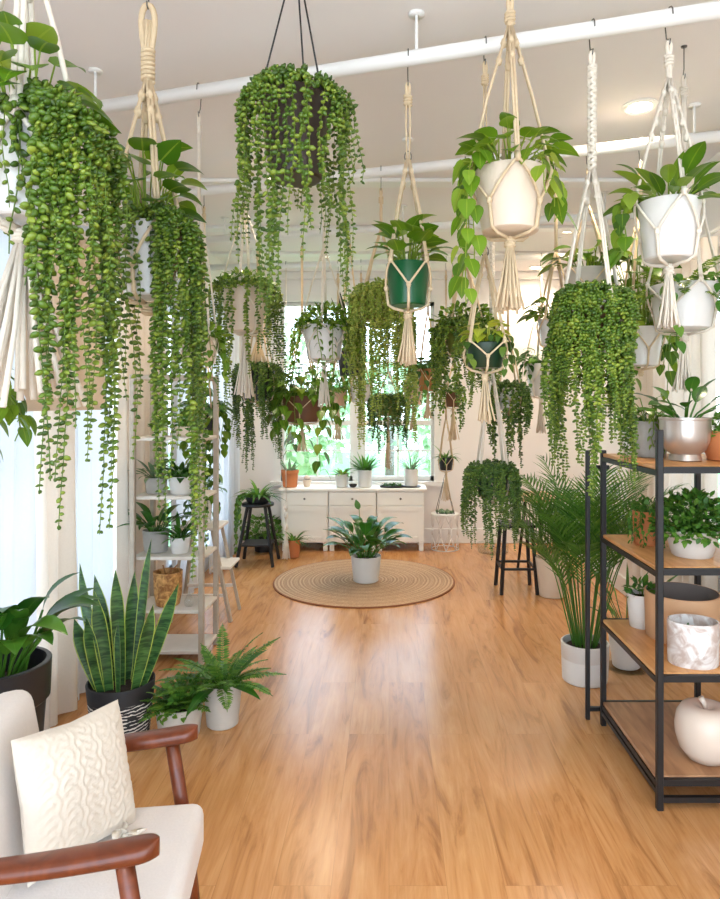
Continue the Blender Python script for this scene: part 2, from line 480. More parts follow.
def window(n, axis, pos, a0, a1, z0, z1, units, rail_z, muntin_z, sgn):
    root = bpy.data.objects.new('window_%d' % n, None); COL.objects.link(root); struct(root)
    def b(mb, u0, u1, zz0, zz1, d0, d1):
        c = (pos + sgn * (d0 + d1) / 2)
        if axis == 'y': mb.box(((u0 + u1) / 2, c, (zz0 + zz1) / 2), (u1 - u0, abs(d1 - d0), zz1 - zz0))
        else: mb.box((c, (u0 + u1) / 2, (zz0 + zz1) / 2), (abs(d1 - d0), u1 - u0, zz1 - zz0))
    cs = .075
    mb = MB()
    b(mb, a0 - cs, a0, z0 - .02, z1 + cs, -.025, .1); b(mb, a1, a1 + cs, z0 - .02, z1 + cs, -.025, .1)
    b(mb, a0, a1, z1, z1 + cs, -.025, .1)
    w = (a1 - a0) / units
    for i in range(1, units): b(mb, a0 + w * i - .05, a0 + w * i + .05, z0, z1, -.02, .1)
    mb.obj('window_frame', M['white_paint'], root, False)
    mb = MB(); b(mb, a0 - .11, a1 + .11, z0 - .045, z0, -.06, .1); mb.obj('window_sill', M['white_paint'], root, False)
    for i in range(units):
        u0 = a0 + w * i + (.05 if i else .0); u1 = a0 + w * (i + 1) - (.05 if i < units - 1 else 0)
        mb = MB()
        b(mb, u0, u0 + .035, z0, z1, .03, .07); b(mb, u1 - .035, u1, z0, z1, .03, .07)
        b(mb, u0, u1, z0, z0 + .05, .03, .07); b(mb, u0, u1, z1 - .04, z1, .03, .07)
        b(mb, u0, u1, rail_z - .028, rail_z + .028, .025, .07)
        for mz in muntin_z: b(mb, u0, u1, mz - .009, mz + .009, .04, .06)
        um = (u0 + u1) / 2
        b(mb, um - .009, um + .009, z0, z1, .04, .06)
        sash = mb.obj('sash', M['white_paint'], root, False)
        mb = MB(); b(mb, u0, u1, z0, z1, .048, .052); mb.obj('pane', M['glass'], sash, False)
    return root
window(1, 'y', YB, BW0, BW1, BZ0, BZ1, 2, zof(423, YB), [zof(451, YB), zof(362, YB)], 1)
window(2, 'x', XL, *LW[0][:2], LW[0][2], LW[0][3], 2, 1.25, [.75, 1.75], -1)
window(3, 'x', XL, *LW[1][:2], LW[1][2], LW[1][3], 2, 1.25, [.75, 1.75], -1)
window(4, 'x', XR, *RW[0][:2], RW[0][2], RW[0][3], 2, 1.4, [1.0, 1.8], 1)

def trimbox(name, c, d):
    mb = MB(); mb.rbox(c, d, .006, 1); return struct(mb.obj(name, M['white_paint'], smooth=False))
trimbox('baseboard_back', ((XL + XR) / 2, YB - .01, .08), (XR - XL, .02, .16))
trimbox('baseboard_left', (XL + .01, (YF + YB) / 2, .07), (.02, YB - YF, .14))
trimbox('baseboard_right', (XR - .01, (YF + YB) / 2, .07), (.02, YB - YF, .14))
for i, y in enumerate((4.2, 5.3, 6.2)):
    trimbox('trim_%d' % (i + 1), ((XL + XR) / 2, y, ZC - .012), (XR - XL, .12, .026))
trimbox('trim_4', ((XL + XR) / 2, YB - .03, ZC - .04), (XR - XL, .06, .08))

# ceiling pipes the planters hang from
RZ, RR = 2.76, .027
RAILS = [(2.43, .304), (3.57, .3), (4.75, .22), (5.85, .15)]
rail_labels = ['thick white pipe under the ceiling carrying the long braided hanger and the dark green pot',
               'white pipe across the ceiling just behind the bright round ceiling light above the right shelf',
               'third white ceiling pipe counted from the viewer, over the round rug',
               'white ceiling pipe closest to the back window']
def rail_y(k, x): return RAILS[k][0] - RAILS[k][1] * x
for k in range(4):
    t = thing('ceiling_rail', rail_labels[k], 'pipe', (0, rail_y(k, 0), RZ), 0, 'white pipes across the ceiling')
    mb = MB(); x0, x1 = XL + .01, XR - .01
    mb.tube([(x0, rail_y(k, x0) - rail_y(k, 0), 0), (x1, rail_y(k, x1) - rail_y(k, 0), 0)], RR, 16)
    mb.obj('pipe', M['white_paint'], t)
    for x in (-1.25, .1, 1.45):
        y = rail_y(k, x) - rail_y(k, 0)
        mb = MB(); mb.tube([(x, y, RR), (x, y, ZC - RZ)], .006, 8)
        mb.lathe([(.03, ZC - RZ - .008), (.03, ZC - RZ)], 12, (x, y, 0))
        mb.lathe([(RR + .004, -.012), (RR + .004, .012)], 12, (x, y, 0)) if False else None
        mb.obj('bracket', M['white_paint'], t)

# ------------------------------------------------------------------ plant parts
def pot_profile(rt, rb, h, style):
    w = max(.004, rt * .06)
    if style == 'rim':
        o = [(rb * .9, 0), (rb, .004), (rb + (rt - rb) * .78, h * .78), (rt * 1.02, h * .8), (rt * 1.05, h - .003), (rt * 1.03, h)]
    elif style == 'round':
        o = [(rb * .8, 0), (rb, .003), (rb * .98, h * .1), (rt * .93, h * .32), (rt * 1.0, h * .6), (rt * 1.0, h * .85), (rt * .98, h - .002), (rt * .96, h)]
    else:
        o = [(rb * .92, 0), (rb, .005), (rt, h - .004), (rt - .002, h)]
    zi = h * .76; ri = min(rb + (rt - rb) * .76, rt) - w
    return o + [(rt - w, h), (ri, zi), (rt * .4, zi)]
def add_pot(t, rt, rb, h, mat, style='plain', seg=32, soil=True, label=None):
    mb = MB(); mb.lathe(pot_profile(rt, rb, h, style), seg)
    o = mb.obj('pot', M[mat], t)
    if soil:
        mb = MB(); rs = rt * .9
        mb.lathe([(rs, h * .8), (rs * .98, h * .86), (rs * .6, h * .9), (.002, h * .91)], 20)
        mb.obj('soil', M['soil'], t)
    return o
def rot2(a): return V((math.cos(a), math.sin(a), 0))

def strand_path(L, r0, ov, rise, R):
    # from the pot's middle outwards over the rim and down
    pts = [V((r0 * .25, 0, -.02)), V((r0 * .6, 0, rise)), V((r0 + ov * .35, 0, rise * 1.1)), V((r0 + ov * .8, 0, rise * .2)), V((r0 + ov, 0, -.045))]
    z = -.045; n = max(3, int(L / .05)); ph = R.uniform(0, 6); ph2 = R.uniform(0, 6); am = R.uniform(.004, .016)
    for i in range(1, n + 1):
        q = i / n
        pts.append(V((r0 + ov + am * math.sin(ph + q * 4) - am * math.sin(ph) + R.uniform(-.002, .002), am * (math.sin(ph2 + q * 5) - math.sin(ph2)), -.045 - (L - .045) * q)))
    return pts
def resample(pts, step):
    out = [(pts[0], (pts[1] - pts[0]).normalized())]; acc = 0
    for a, b in zip(pts, pts[1:]):
        d = (b - a).length; t = (b - a).normalized()
        while acc + d >= step:
            a = a + t * (step - acc); d = (b - a).length; acc = 0
            out.append((a.copy(), t))
        acc += d
    return out
def pearl_strand(L, r0, ov, rise, bead, dens, R, lod=0):
    mb = MB(); pts = strand_path(L, r0, ov, rise, R)
    mb.tube(pts, bead * .14, 4, False)
    samples = resample(pts, bead * dens); ns = len(samples)
    for i, (p, t) in enumerate(samples):
        q = i / max(1, ns - 1)
        sz = bead * R.uniform(.8, 1.12) * (1 - .45 * max(0, q - .7) / .3)
        u = t.orthogonal().normalized(); u = Matrix.Rotation(i * 2.4 + R.uniform(-.4, .4), 3, t) @ u
        ax = (u + V((0, 0, -.35))).normalized()
        mb.bead(p + u * sz * .95, sz, (ax + V((R.uniform(-.4, .4), R.uniform(-.4, .4), R.uniform(-.4, .3)))).normalized(), 1.2, 7 if lod else 6, 5 if lod else 4, R.uniform(.5, .85))
        if i % 3 and lod < 2:
            u2 = Matrix.Rotation(2.6, 3, t) @ u
            mb.bead(p + u2 * sz * .9, sz * .9, (u2 + V((R.uniform(-.4, .4), R.uniform(-.4, .4), -.3))).normalized(), 1.15, 6, 4, R.uniform(.5, .85))
    return mb
def vine_strand(L, r0, ov, rise, leaf, R):
    mb = MB(); pts = strand_path(L, r0, ov, rise, R)
    mb.tube(pts, .0022, 4, False)
    sm = resample(pts, leaf * .62)
    for i, (p, t) in enumerate(sm):
        sgn = 1 if i % 2 else -1
        u = Matrix.Rotation(sgn * R.uniform(.7, 1.5), 3, V((0, 0, 1))) @ V((1, 0, 0))
        q = p + u * leaf * .35 + V((0, 0, leaf * .1))
        mb.tube([p, q], .0015, 3, False)
        l = leaf * R.uniform(.75, 1.15)
        mb.leaf(q, (u * .5 + V((0, 0, -.75))), (u + V((0, 0, .5))), l, l * .72, 'heart', R.uniform(.1, .6), .15)
    return mb
def trail(t, h, kind, n, Lmin, Lmax, r0, ov, size, dens=1.3, ang=None, mat='pearl', K=7, lod=0, rise=.03, seed=1, name=None):
    R = random.Random(seed)
    protos = []
    for k in range(min(K, n)):
        L = Lmin + (Lmax - Lmin) * (k / max(1, K - 1)) ** 1.3
        mb = pearl_strand(L, r0, ov * R.uniform(.7, 1.1), rise * R.uniform(.6, 1.4), size, dens, R, lod) if kind == 'pearl' else vine_strand(L, r0, ov * R.uniform(.7, 1.2), rise, size, R)
        protos.append(mb.obj(name or ('strand' if kind == 'pearl' else 'vine'), M[mat], t))
    for i in range(n):
        src = protos[i % len(protos)]
        o = src if i < len(protos) else src.copy()
        if i >= len(protos): COL.objects.link(o); o.parent = t
        if ang: a = ang[0] + R.uniform(-1, 1) * ang[1]
        else: a = 2 * PI * (i * .618034 % 1) + R.uniform(-.15, .15)
        o.location = (0, 0, h - .005); o.rotation_euler = (0, 0, a)
        s = R.uniform(.85, 1.08); o.scale = (R.uniform(.85, 1.02), s, s)
def mound(t, h, r, hh, n, size, mat, seed=1):
    R = random.Random(seed); mb = MB()
    for i in range(n):
        a = R.uniform(0, 2 * PI); q = math.sqrt(R.random())
        rr = r * q; z = h + hh * (1 - q * q) * R.uniform(.5, 1.05) - (.04 * q ** 4)
        mb.bead(V((rr * math.cos(a), rr * math.sin(a), z)), size * R.uniform(.75, 1.1), (R.uniform(-1, 1), R.uniform(-1, 1), R.uniform(-.2, 1)), 1.2, 6, 4, .6)
    return mb.obj('foliage', M[mat], t)
def pothos(t, h, n, rad, hh, leaf, mat, seed=1, shape='heart', up=0.0):
    R = random.Random(seed); mb = MB()
    for i in range(n):
        a = i * 2.39996 + R.uniform(-.3, .3); q = math.sqrt((i + .5) / n)
        th = q * 1.45
        k = R.uniform(.75, 1.1)
        p = V((rad * math.sin(th) * math.cos(a) * k, rad * math.sin(th) * math.sin(a) * k, h + hh * math.cos(th) * k + .012))
        b0 = V((rad * .25 * math.cos(a), rad * .25 * math.sin(a), h * .88))
        mid = (b0 + p) / 2 + V((0, 0, hh * .2))
        mb.tube([b0, mid, p], .0024, 4, False)
        out = V((math.cos(a), math.sin(a), 0))
        d = out * (.55 + .5 * q) + V((0, 0, .25 - .6 * q + up)) + V((R.uniform(-.4, .4), R.uniform(-.4, .4), R.uniform(-.2, .25)))
        nn = out * .45 + V((0, 0, 1)) + V((R.uniform(-.35, .35), R.uniform(-.35, .35), 0))
        l = leaf * R.uniform(.7, 1.12)
        mb.leaf(p, d, nn, l, l * (.74 if shape == 'heart' else .45), shape, R.uniform(.3, 1.0), .16, 6)
    return mb.obj('foliage', M[mat], t)
def rosette(t, h, n, stem, leaf, wr, tilt, droop, shape, mat, seed=1, r0=.02, name='foliage', stemr=.003, n_seg=7, wave=0, az=None):
    R = random.Random(seed); mb = MB()
    for i in range(n):
        a = i * 2.39996 + R.uniform(-.35, .35); q = math.sqrt((i + .3) / n)
        if az: a = az[0] + ((i * .618034) % 1 * 2 - 1) * az[1]
        ti = tilt[0] + (tilt[1] - tilt[0]) * q * R.uniform(.8, 1.1)
        out = rot2(a); s = R.uniform(*stem); l = R.uniform(*leaf)
        p0 = out * r0 * R.uniform(.3, 1) + V((0, 0, h * .88))
        d0 = out * math.sin(ti * .7) + V((0, 0, math.cos(ti * .7)))
        p1 = p0 + d0 * s * .5; d1 = out * math.sin(ti) + V((0, 0, math.cos(ti)))
        p2 = p1 + d1 * s * .5
        if s > .005: mb.tube([p0, p1, p2], [stemr, stemr, stemr * .8], 5, False)
        side = out.cross(V((0, 0, 1)))
        nn = side.cross(d1).normalized() * (1) + side * R.uniform(-.35, .35)
        if nn.z < 0: nn = -nn
        mb.leaf(p2 if s > .005 else p0, d1, nn, l, l * wr * R.uniform(.85, 1.15), shape, droop * R.uniform(.6, 1.3), .2, n_seg, wave)
    return mb.obj(name, M[mat], t)
def fern(t, h, n, L, w, tilt, droop, mat, seed=1, pin=26, pw=.22):
    R = random.Random(seed); mb = MB()
    for i in range(n):
        a = i * 2.39996 + R.uniform(-.3, .3); q = math.sqrt((i + .3) / n)
        ti = tilt[0] + (tilt[1] - tilt[0]) * q
        out = rot2(a); l = R.uniform(*L); cur = out * math.sin(ti) + V((0, 0, math.cos(ti)))
        side = out.cross(V((0, 0, 1))).normalized()
        p = out * .015 + V((0, 0, h * .9)); pts = [p]; dirs = [cur]
        dr = droop * R.uniform(.7, 1.2)
        for k in range(pin):
            p = p + cur * (l / pin); cur = (Matrix.Rotation(-dr / pin, 3, side) @ cur).normalized()
            pts.append(p); dirs.append(cur)
        mb.tube(pts[::2], .0018, 3, False)
        for k in range(3, pin + 1):
            q2 = k / pin
            ww = w * math.sin(PI * min(1, q2 * .93 + .1)) ** .7
            up = side.cross(dirs[k]).normalized()
            if up.z < 0: up = -up
            for sg in (-1, 1):
                d = side * sg + dirs[k] * .45 + up * R.uniform(-.1, .2)
                mb.leaf(pts[k], d, up, ww * R.uniform(.85, 1.1), l / pin * .8 * (1 + pw), 'lance', .5, .1, 4)
    return mb.obj('foliage', M[mat], t)
def bush(t, h, n, rad, hh, leaf, mat, seed=1, drop=.03):
    R = random.Random(seed); mb = MB()
    for i in range(n):
        a = R.uniform(0, 2 * PI); c = R.uniform(-.25, 1); rr = R.uniform(.55, 1.0) ** .5
        s = math.sqrt(max(0, 1 - c * c))
        p = V((rad * rr * s * math.cos(a), rad * rr * s * math.sin(a), h + hh * rr * max(c, -drop / max(hh, .01) * 2)))
        if i % 4 == 0: mb.tube([V((p.x * .2, p.y * .2, h * .85)), V((p.x * .7, p.y * .7, h + (p.z - h) * .75)), p], .0016, 3, False)
        out = V((p.x, p.y, (p.z - h) * 1.0 + .02)).normalized()
        d = out + V((R.uniform(-.9, .9), R.uniform(-.9, .9), R.uniform(-.7, .5)))
        mb.leaf(p, d, out + V((0, 0, .6)), leaf * R.uniform(.7, 1.2), leaf * .62, 'lance', .4, .15, 4)
    return mb.obj('foliage', M[mat], t)

def foliage(t, h, rt, spec, seed):
    for j, sp in enumerate(spec):
        k = sp[0]; d = sp[1]; sd = seed * 10 + j
        if k == 'pearl':
            trail(t, h, 'pearl', d['n'], d['L'][0], d['L'][1], rt * .92, d['ov'], d['b'], d.get('dens', 1.3), d.get('ang'), d.get('mat', 'pearl'), d.get('K', 7), d.get('lod', 0), d.get('rise', .03), sd)
            if d.get('mound', 1):
                mound(t, h, rt + d['ov'] * .75, d.get('mh', .05), d.get('mn', 160), d['b'] * 1.05, d.get('mat', 'pearl'), sd)
        elif k == 'vine':
            trail(t, h, 'vine', d['n'], d['L'][0], d['L'][1], rt * .9, d['ov'], d['leaf'], 1, d.get('ang'), d.get('mat', 'pothos'), 4, 0, .03, sd)
        elif k == 'pothos': pothos(t, h, d['n'], d['R'], d['hh'], d['leaf'], d.get('mat', 'pothos'), sd, d.get('shape', 'heart'), d.get('up', 0))
        elif k == 'rosette': rosette(t, h, d['n'], d['stem'], d['leaf'], d['wr'], d['tilt'], d['droop'], d.get('shape', 'lance'), d.get('mat', 'lily'), sd, rt * .5, stemr=d.get('sr', .003), wave=d.get('wave', 0), az=d.get('az'))
        elif k == 'fern': fern(t, h, d['n'], d['L'], d['w'], d['tilt'], d['droop'], d.get('mat', 'fern'), sd, d.get('pin', 24))
        elif k == 'bush': bush(t, h, d['n'], d['R'], d['hh'], d['leaf'], d.get('mat', 'fern'), sd)

# ------------------------------------------------------------------ macrame hangers
def pot_r(rt, rb, h, z): return rb + (rt - rb) * max(0, min(1, z / h))
def macrame(label, base, rt, rb, h, z_apex, z_loop, z_top, tassel, cr=.0035, mat='cord', upper='loop', rot=PI / 4, rail=True, knots=2, ncord=4, seed=1, on=None, flare=.5):
    """cords from an apex down over the pot; heights are local to the pot's underside"""
    R = random.Random(seed)
    t = thing('macrame_hanger', label, 'plant hanger', base, 0, 'macrame plant hangers')
    m = M[mat]; gap = cr + .003
    angs = [rot + 2 * PI * i / ncord for i in range(ncord)]
    zr = h + .004
    for a in angs:
        mb = MB(); u = rot2(a)
        p0 = u * cr * 1.2 + V((0, 0, z_apex)); p1 = u * (rt * 1.05 + gap) + V((0, 0, zr))
        side = u.cross(V((0, 0, 1)))
        for sg in (-1, 1):     # each arm is a pair of cords
            mb.tube([p0 + side * sg * cr * .9, (p0 * .5 + p1 * .5) + u * .006 + side * sg * cr, p1 + side * sg * cr * .9], cr, 6)
        for k in range(knots):
            q = .12 + .12 * k
            c = p0.lerp(p1, q)
            mb.tube([c + V((0, 0, cr * 3)), c, c - V((0, 0, cr * 3))], [cr * 1.3, cr * 2.4, cr * 1.3], 8)
        mb.tube([p1 + V((0, 0, cr * 3)), p1, p1 - V((0, 0, cr * 3))], [cr * 1.4, cr * 2.3, cr * 1.4], 8)
        mb.obj('cord', m, t)
    mb = MB(); half = PI / ncord
    zk = h * .42
    for a in angs:
        for sg in (-1, 1):
            pts = []
            for k in range(7):
                q = k / 6; z = zr + (zk - zr) * q
                pts.append(rot2(a + sg * half * q) * (pot_r(rt * 1.05, rb, h, z) + gap) + V((0, 0, z)))
            mb.tube(pts, cr, 6)
        b = a + half
        u = rot2(b); pk = u * (pot_r(rt * 1.05, rb, h, zk) + gap) + V((0, 0, zk))
        mb.tube([pk + V((0, 0, cr * 2.5)), pk, pk - V((0, 0, cr * 2.5))], [cr * 1.4, cr * 2.2, cr * 1.4], 8)
        mb.tube([pk, u * (rb + gap) + V((0, 0, .004)), u * (rb * .8) + V((0, 0, -gap - .002)), u * .008 + V((0, 0, -gap - .012))], cr * 1.3, 6)
    mb.obj('net', m, t)
    mb = MB(); zt = -gap - .008
    kr = cr * 3.2
    mb.lathe([(kr * .6, zt + .004), (kr, zt - .004), (kr * 1.1, zt - .016), (kr, zt - .03), (kr * .7, zt - .036)], 10)
    for k in range(3): mb.tube([rot2(2 * PI * i / 12) * kr * 1.08 + V((0, 0, zt - .008 - k * .009 + .001 * math.sin(i))) for i in range(13)], cr * .8, 5)
    mb.obj('knot', m, t)
    if tassel > .04:
        mb = MB(); ns = 26 if cr > .004 else 16
        for i in range(ns):
            a = i * 2.4; q = math.sqrt((i + .5) / ns)
            u = rot2(a); r0 = kr * .75 * q; r1 = (kr * .8 + tassel * .16 * flare * 2) * q
            l = tassel * R.uniform(.9, 1.0)
            mb.tube([u * r0 + V((0, 0, zt - .03)), u * (r0 * .5 + r1 * .5) + V((R.uniform(-.003, .003), R.uniform(-.003, .003), zt - .03 - l * .5)), u * r1 + V((R.uniform(-.005, .005), R.uniform(-.005, .005), zt - l))], [cr * .8, cr * .85, cr * 1.05], 5)
        mb.obj('tassel', m, t)
    # upper part
    zl = z_loop
    if upper == 'braid':
        mb = MB(); z0, z1 = z_apex - .005, zl - .05
        for s in range(4):
            pts = []
            nn = max(12, int((z1 - z0) / .006))
            for i in range(nn + 1):
                z = z0 + (z1 - z0) * i / nn; a = z * 150 * (1 if s % 2 else -1) + s * PI / 2
                pts.append(V((math.cos(a) * cr * 2.4, math.sin(a) * cr * 2.4, z)))
            mb.tube(pts, cr * 1.4, 6)
        mb.obj('braid', m, t)
    elif upper == 'long':
        mb = MB()
        for s in (-1, 1): mb.tube([V((s * cr * 1.0, 0, z_apex)), V((s * cr * 1.8, 0, (z_apex + zl) / 2)), V((s * cr, 0, zl - .03))], cr * .9, 6)
        mb.obj('upper_cord', m, t)
        mb = MB(); mb.tube([V((math.cos(i * PI / 8) * .012, 0, z_apex + math.sin(i * PI / 8) * .02 + .012)) for i in range(17)], .0022, 6); mb.obj('ring', M['steel'], t)
    elif zl - .06 > z_apex:
        mb = MB(); z0, z1 = z_apex - .004, zl - .05
        for s in range(6):
            a = s * PI / 3
            mb.tube([rot2(a) * cr * 1.8 + V((0, 0, z0)), rot2(a + .8) * cr * 1.5 + V((0, 0, (z0 + z1) / 2)), rot2(a + 1.6) * cr * 1.8 + V((0, 0, z1))], cr, 5)
        mb.obj('braid', m, t)
    mb = MB(); wz0 = (z_apex if upper == 'wrap' else zl - .06)
    lh = max(.018, cr * 6) if upper != 'wrap' else .075
    pts = []
    lb = zl - .05 if upper != 'wrap' else zl - lh * 2 - .0
    for i in range(15):
        q = i / 14; a = PI * q
        pts.append(V((-math.cos(a) * lh * (.42 if upper != 'wrap' else .5) * (math.sin(PI * min(1, q * 1.0)) * .8 + .2), 0, lb + math.sin(a) * (zl - lb))))
    mb.tube(pts, cr * 1.5 if upper != 'wrap' else cr * 1.7, 8); mb.obj('loop', m, t)
    mb = MB(); z0 = (z_apex - .005); z1 = lb + .012
    if upper != 'wrap': z0, z1 = lb - .03, lb + .006
    nn = max(8, int((z1 - z0) / (cr * .3)))
    mb.tube([V((math.cos(i * PI / 4) * cr * 3.0, math.sin(i * PI / 4) * cr * 3.0, z0 + (z1 - z0) * i / nn)) for i in range(nn + 1)], cr * 1.15, 6)
    mb.lathe([(cr * 2.6, z0), (cr * 2.6, z1)], 10)
    mb.obj('wrapping', m, t)
    # S-hook from the loop up to the rail or the ceiling
    mb = MB(); wr = .0022
    pts = [V((0, -.010, zl + .006)), V((0, -.009, zl - .006)), V((0, 0, zl - .012)), V((0, .008, zl - .006)), V((0, .006, zl + .012))]
    if rail:
        pts += [V((0, .02, z_top - .06))]
        rr = RR + .005
        pts += [V((0, math.cos(a) * rr, z_top + math.sin(a) * rr)) for a in [-.3, .2, .7, 1.2, 1.7, 2.2, 2.7, 3.3]]
    else:
        pts += [V((0, 0, zl + .03)), V((0, 0, z_top))]
    mb.tube(pts, wr, 6)
    if not rail: mb.lathe([(.012, z_top - .004), (.012, z_top)], 10)
    mb.obj('hook', M['steel'], t)
    return t

GP = 'potted plants hanging overhead'
hseed = [10]
def hanging(name, cat, px, yr, yb, w, fol, plabel, hlabel, rail=None, D=None, pot='white_pot', style='plain', taper=.78, apex=None, loop=None, tassel=None, cr=.0035, mat='cord', upper='loop', rot=PI / 4, seed=None, knots=2, flare=.5, zt=None):
    hseed[0] += 1; seed = seed or hseed[0]
    if rail is not None:
        k = rail - 1; D = RAILS[k][0] / (1 + RAILS[k][1] * (px - CX) / F)
    base = at(px, yb, D); h = (yb - yr) * D / F; rt = w / 2 * D / F; rb = rt * taper
    t = thing(name, plabel, cat, base, 0, GP)
    add_pot(t, rt, rb, h, pot, style)
    foliage(t, h, rt, fol, seed)
    if hlabel:
        z_top = (RZ if rail else ZC) - base.z
        za = zof(apex, D) - base.z
        zl = zof(loop, D) - base.z if loop is not None else (z_top - .09 if rail else z_top - .12)
        ts = (tassel - yb) * D / F if tassel else 0
        macrame(hlabel, base, rt, rb, h, za, zl, z_top, ts, cr, mat, upper, rot, rail is not None, knots, 4, seed, None, flare)
    return t, h, rt

def pearl(n, L0, L1, ov, b, **k): return ('pearl', dict(n=n, L=(L0, L1), ov=ov, b=b, **k))
def vine(n, L0, L1, ov, leaf, **k): return ('vine', dict(n=n, L=(L0, L1), ov=ov, leaf=leaf, **k))
def pth(n, R, hh, leaf, **k): return ('pothos', dict(n=n, R=R, hh=hh, leaf=leaf, **k))
def bsh(n, R, hh, leaf, **k): return ('bush', dict(n=n, R=R, hh=hh, leaf=leaf, **k))
def frn(n, L0, L1, w, tilt, droop, **k): return ('fern', dict(n=n, L=(L0, L1), w=w, tilt=tilt, droop=droop, **k))
def ros(n, stem, leaf, wr, tilt, droop, **k): return ('rosette', dict(n=n, stem=stem, leaf=leaf, wr=wr, tilt=tilt, droop=droop, **k))
d2r = math.radians
PP, HP, FP = 'hanging_pearl_plant', 'hanging_pothos_plant', 'hanging_fern_plant'

# 1 near left giant
hanging(PP, 'hanging plant', 25, 128, 222, 84, [pearl(44, .22, .86, .105, .0082, dens=1.75, lod=1, ang=(d2r(-2), .95), mh=.06, mn=260, rise=.05), pearl(9, .12, .42, .035, .0095, dens=2.5, lod=2, ang=(d2r(-72), .75), mound=0), pearl(10, .15, .4, .06, .0085, dens=1.9, lod=1, ang=(d2r(130), 1.0), mound=0), pth(34, .14, .17, .09, mat='pothos_light')],
        'huge pearl plant in white pot above the armchair, longest strands falling past the curtain', 'thick cotton hanger with a wide white tassel over the armchair', D=1.5, apex=-60, loop=-170, tassel=400, cr=.0068, mat='white_cord', rot=d2r(20), flare=.95)
# 2 second left
hanging(PP, 'hanging plant', 148, 226, 298, 58, [pearl(38, .3, 1.0, .09, .0082, dens=1.85, lod=1, ang=(d2r(-5), 1.0), mh=.03, mn=140), pearl(5, .3, .9, .03, .0085, dens=2.2, lod=1, ang=(d2r(-85), .5), mound=0), pearl(6, .2, .6, .05, .0085, dens=2, lod=1, ang=(d2r(160), .7), mound=0), pth(34, .11, .24, .1, up=.35, mat='pothos_light')],
        'white pot of pearl strands and upright heart leaves hanging from a big rope loop', 'tan macrame hanger with a big open rope loop and coiled wrapping on top', D=2.0, apex=80, loop=5, tassel=None, cr=.0055, upper='wrap', rot=d2r(35))
# 3 black pot on wires
t, h, rt = hanging(PP, 'hanging plant', 296, 98, 180, 72, [pearl(52, .25, .66, .085, .0074, dens=2.3, lod=1, mh=.06, mn=280)],
        'black pot of pearl strands hung on three black wires', None, D=2.0, pot='brown_black_pot', taper=.72)
for a in (200, 320, 80):
    mb = MB(); u = rot2(d2r(a)); mb.tube([u * rt * 1.0 + V((0, 0, h - .01)), u * .006 + V((0, 0, .66))], .0028, 6); mb.obj('wire', M['black_metal'], t)
mb = MB(); zt0 = ZC - t.location.z; mb.tube([(0, 0, .655), (0, 0, zt0)], .003, 6); mb.lathe([(.02, zt0 - .006), (.02, zt0)], 12); mb.obj('hook', M['black_metal'], t)
# 4 cream pot pothos
hanging(HP, 'hanging plant', 510, 172, 233, 72, [pth(38, .15, .12, .088, mat='pothos_light', up=.15), vine(3, .3, .5, .06, .07, ang=(d2r(190), .5), mat='pothos_light'), vine(3, .1, .16, .05, .08, ang=(d2r(-20), .8), mat='pothos_light')],
        'pale cream pot of round heart-shaped leaves, largest pot under the front ceiling pipe', 'tan macrame hanger with a long tan tassel holding the cream pot of heart leaves', D=2.12, pot='cream_pot', apex=26, loop=-2, tassel=310, cr=.0046, rot=d2r(-90), flare=.45)
# 5 dense curtain of pearls
hanging(PP, 'hanging plant', 592, 300, 348, 56, [pearl(84, .26, .62, .055, .0078, dens=1.45, mh=.06, mn=420)],
        'densest round curtain of pearl strands, in brown pot below the long braided hanger', 'macrame hanger with a long thick braid at its top, above the densest pearl curtain', rail=1, pot='brown_pot', apex=168, loop=52, cr=.0045, mat='white_cord', upper='braid', rot=d2r(15))
hanging(HP, 'hanging plant', 588, 270, 308, 44, [pth(26, .18, .11, .11)],
        'grey-white pot of heart leaves showing just above the densest pearl curtain', 'thin macrame hanger of the pot just behind the long braided hanger', rail=2, pot='pale_grey_pot', apex=205, cr=.0035, rot=d2r(30))
# 7 white glossy pot right
hanging('hanging_lily_plant', 'hanging plant', 669, 203, 260, 60, [ros(34, (.04, .12), (.09, .15), .42, (.15, 1.45), .9, mat='pothos'), vine(2, .15, .3, .06, .07, ang=(d2r(180), .4))],
        'glossy white pot of pointed leaves hanging over the black metal shelf', 'pale macrame hanger with knotted arms and tassel, topmost over the black metal shelf', rail=1, apex=78, loop=42, tassel=324, cr=.0042, mat='white_cord', rot=d2r(-90), knots=4, flare=.4)
hanging(FP, 'hanging plant', 684, 286, 330, 66, [frn(26, .16, .28, .035, (.4, 1.5), 1.0, mat='pothos'), vine(4, .2, .35, .06, .05, mat='fern')],
        'wide white pot of feathery leaves just below and behind the glossy white hanging pot', 'macrame hanger with tassel of the wide white pot above the silver pot', D=2.62, apex=150, tassel=388, cr=.0042, mat='white_cord', rot=d2r(-90), flare=.4)
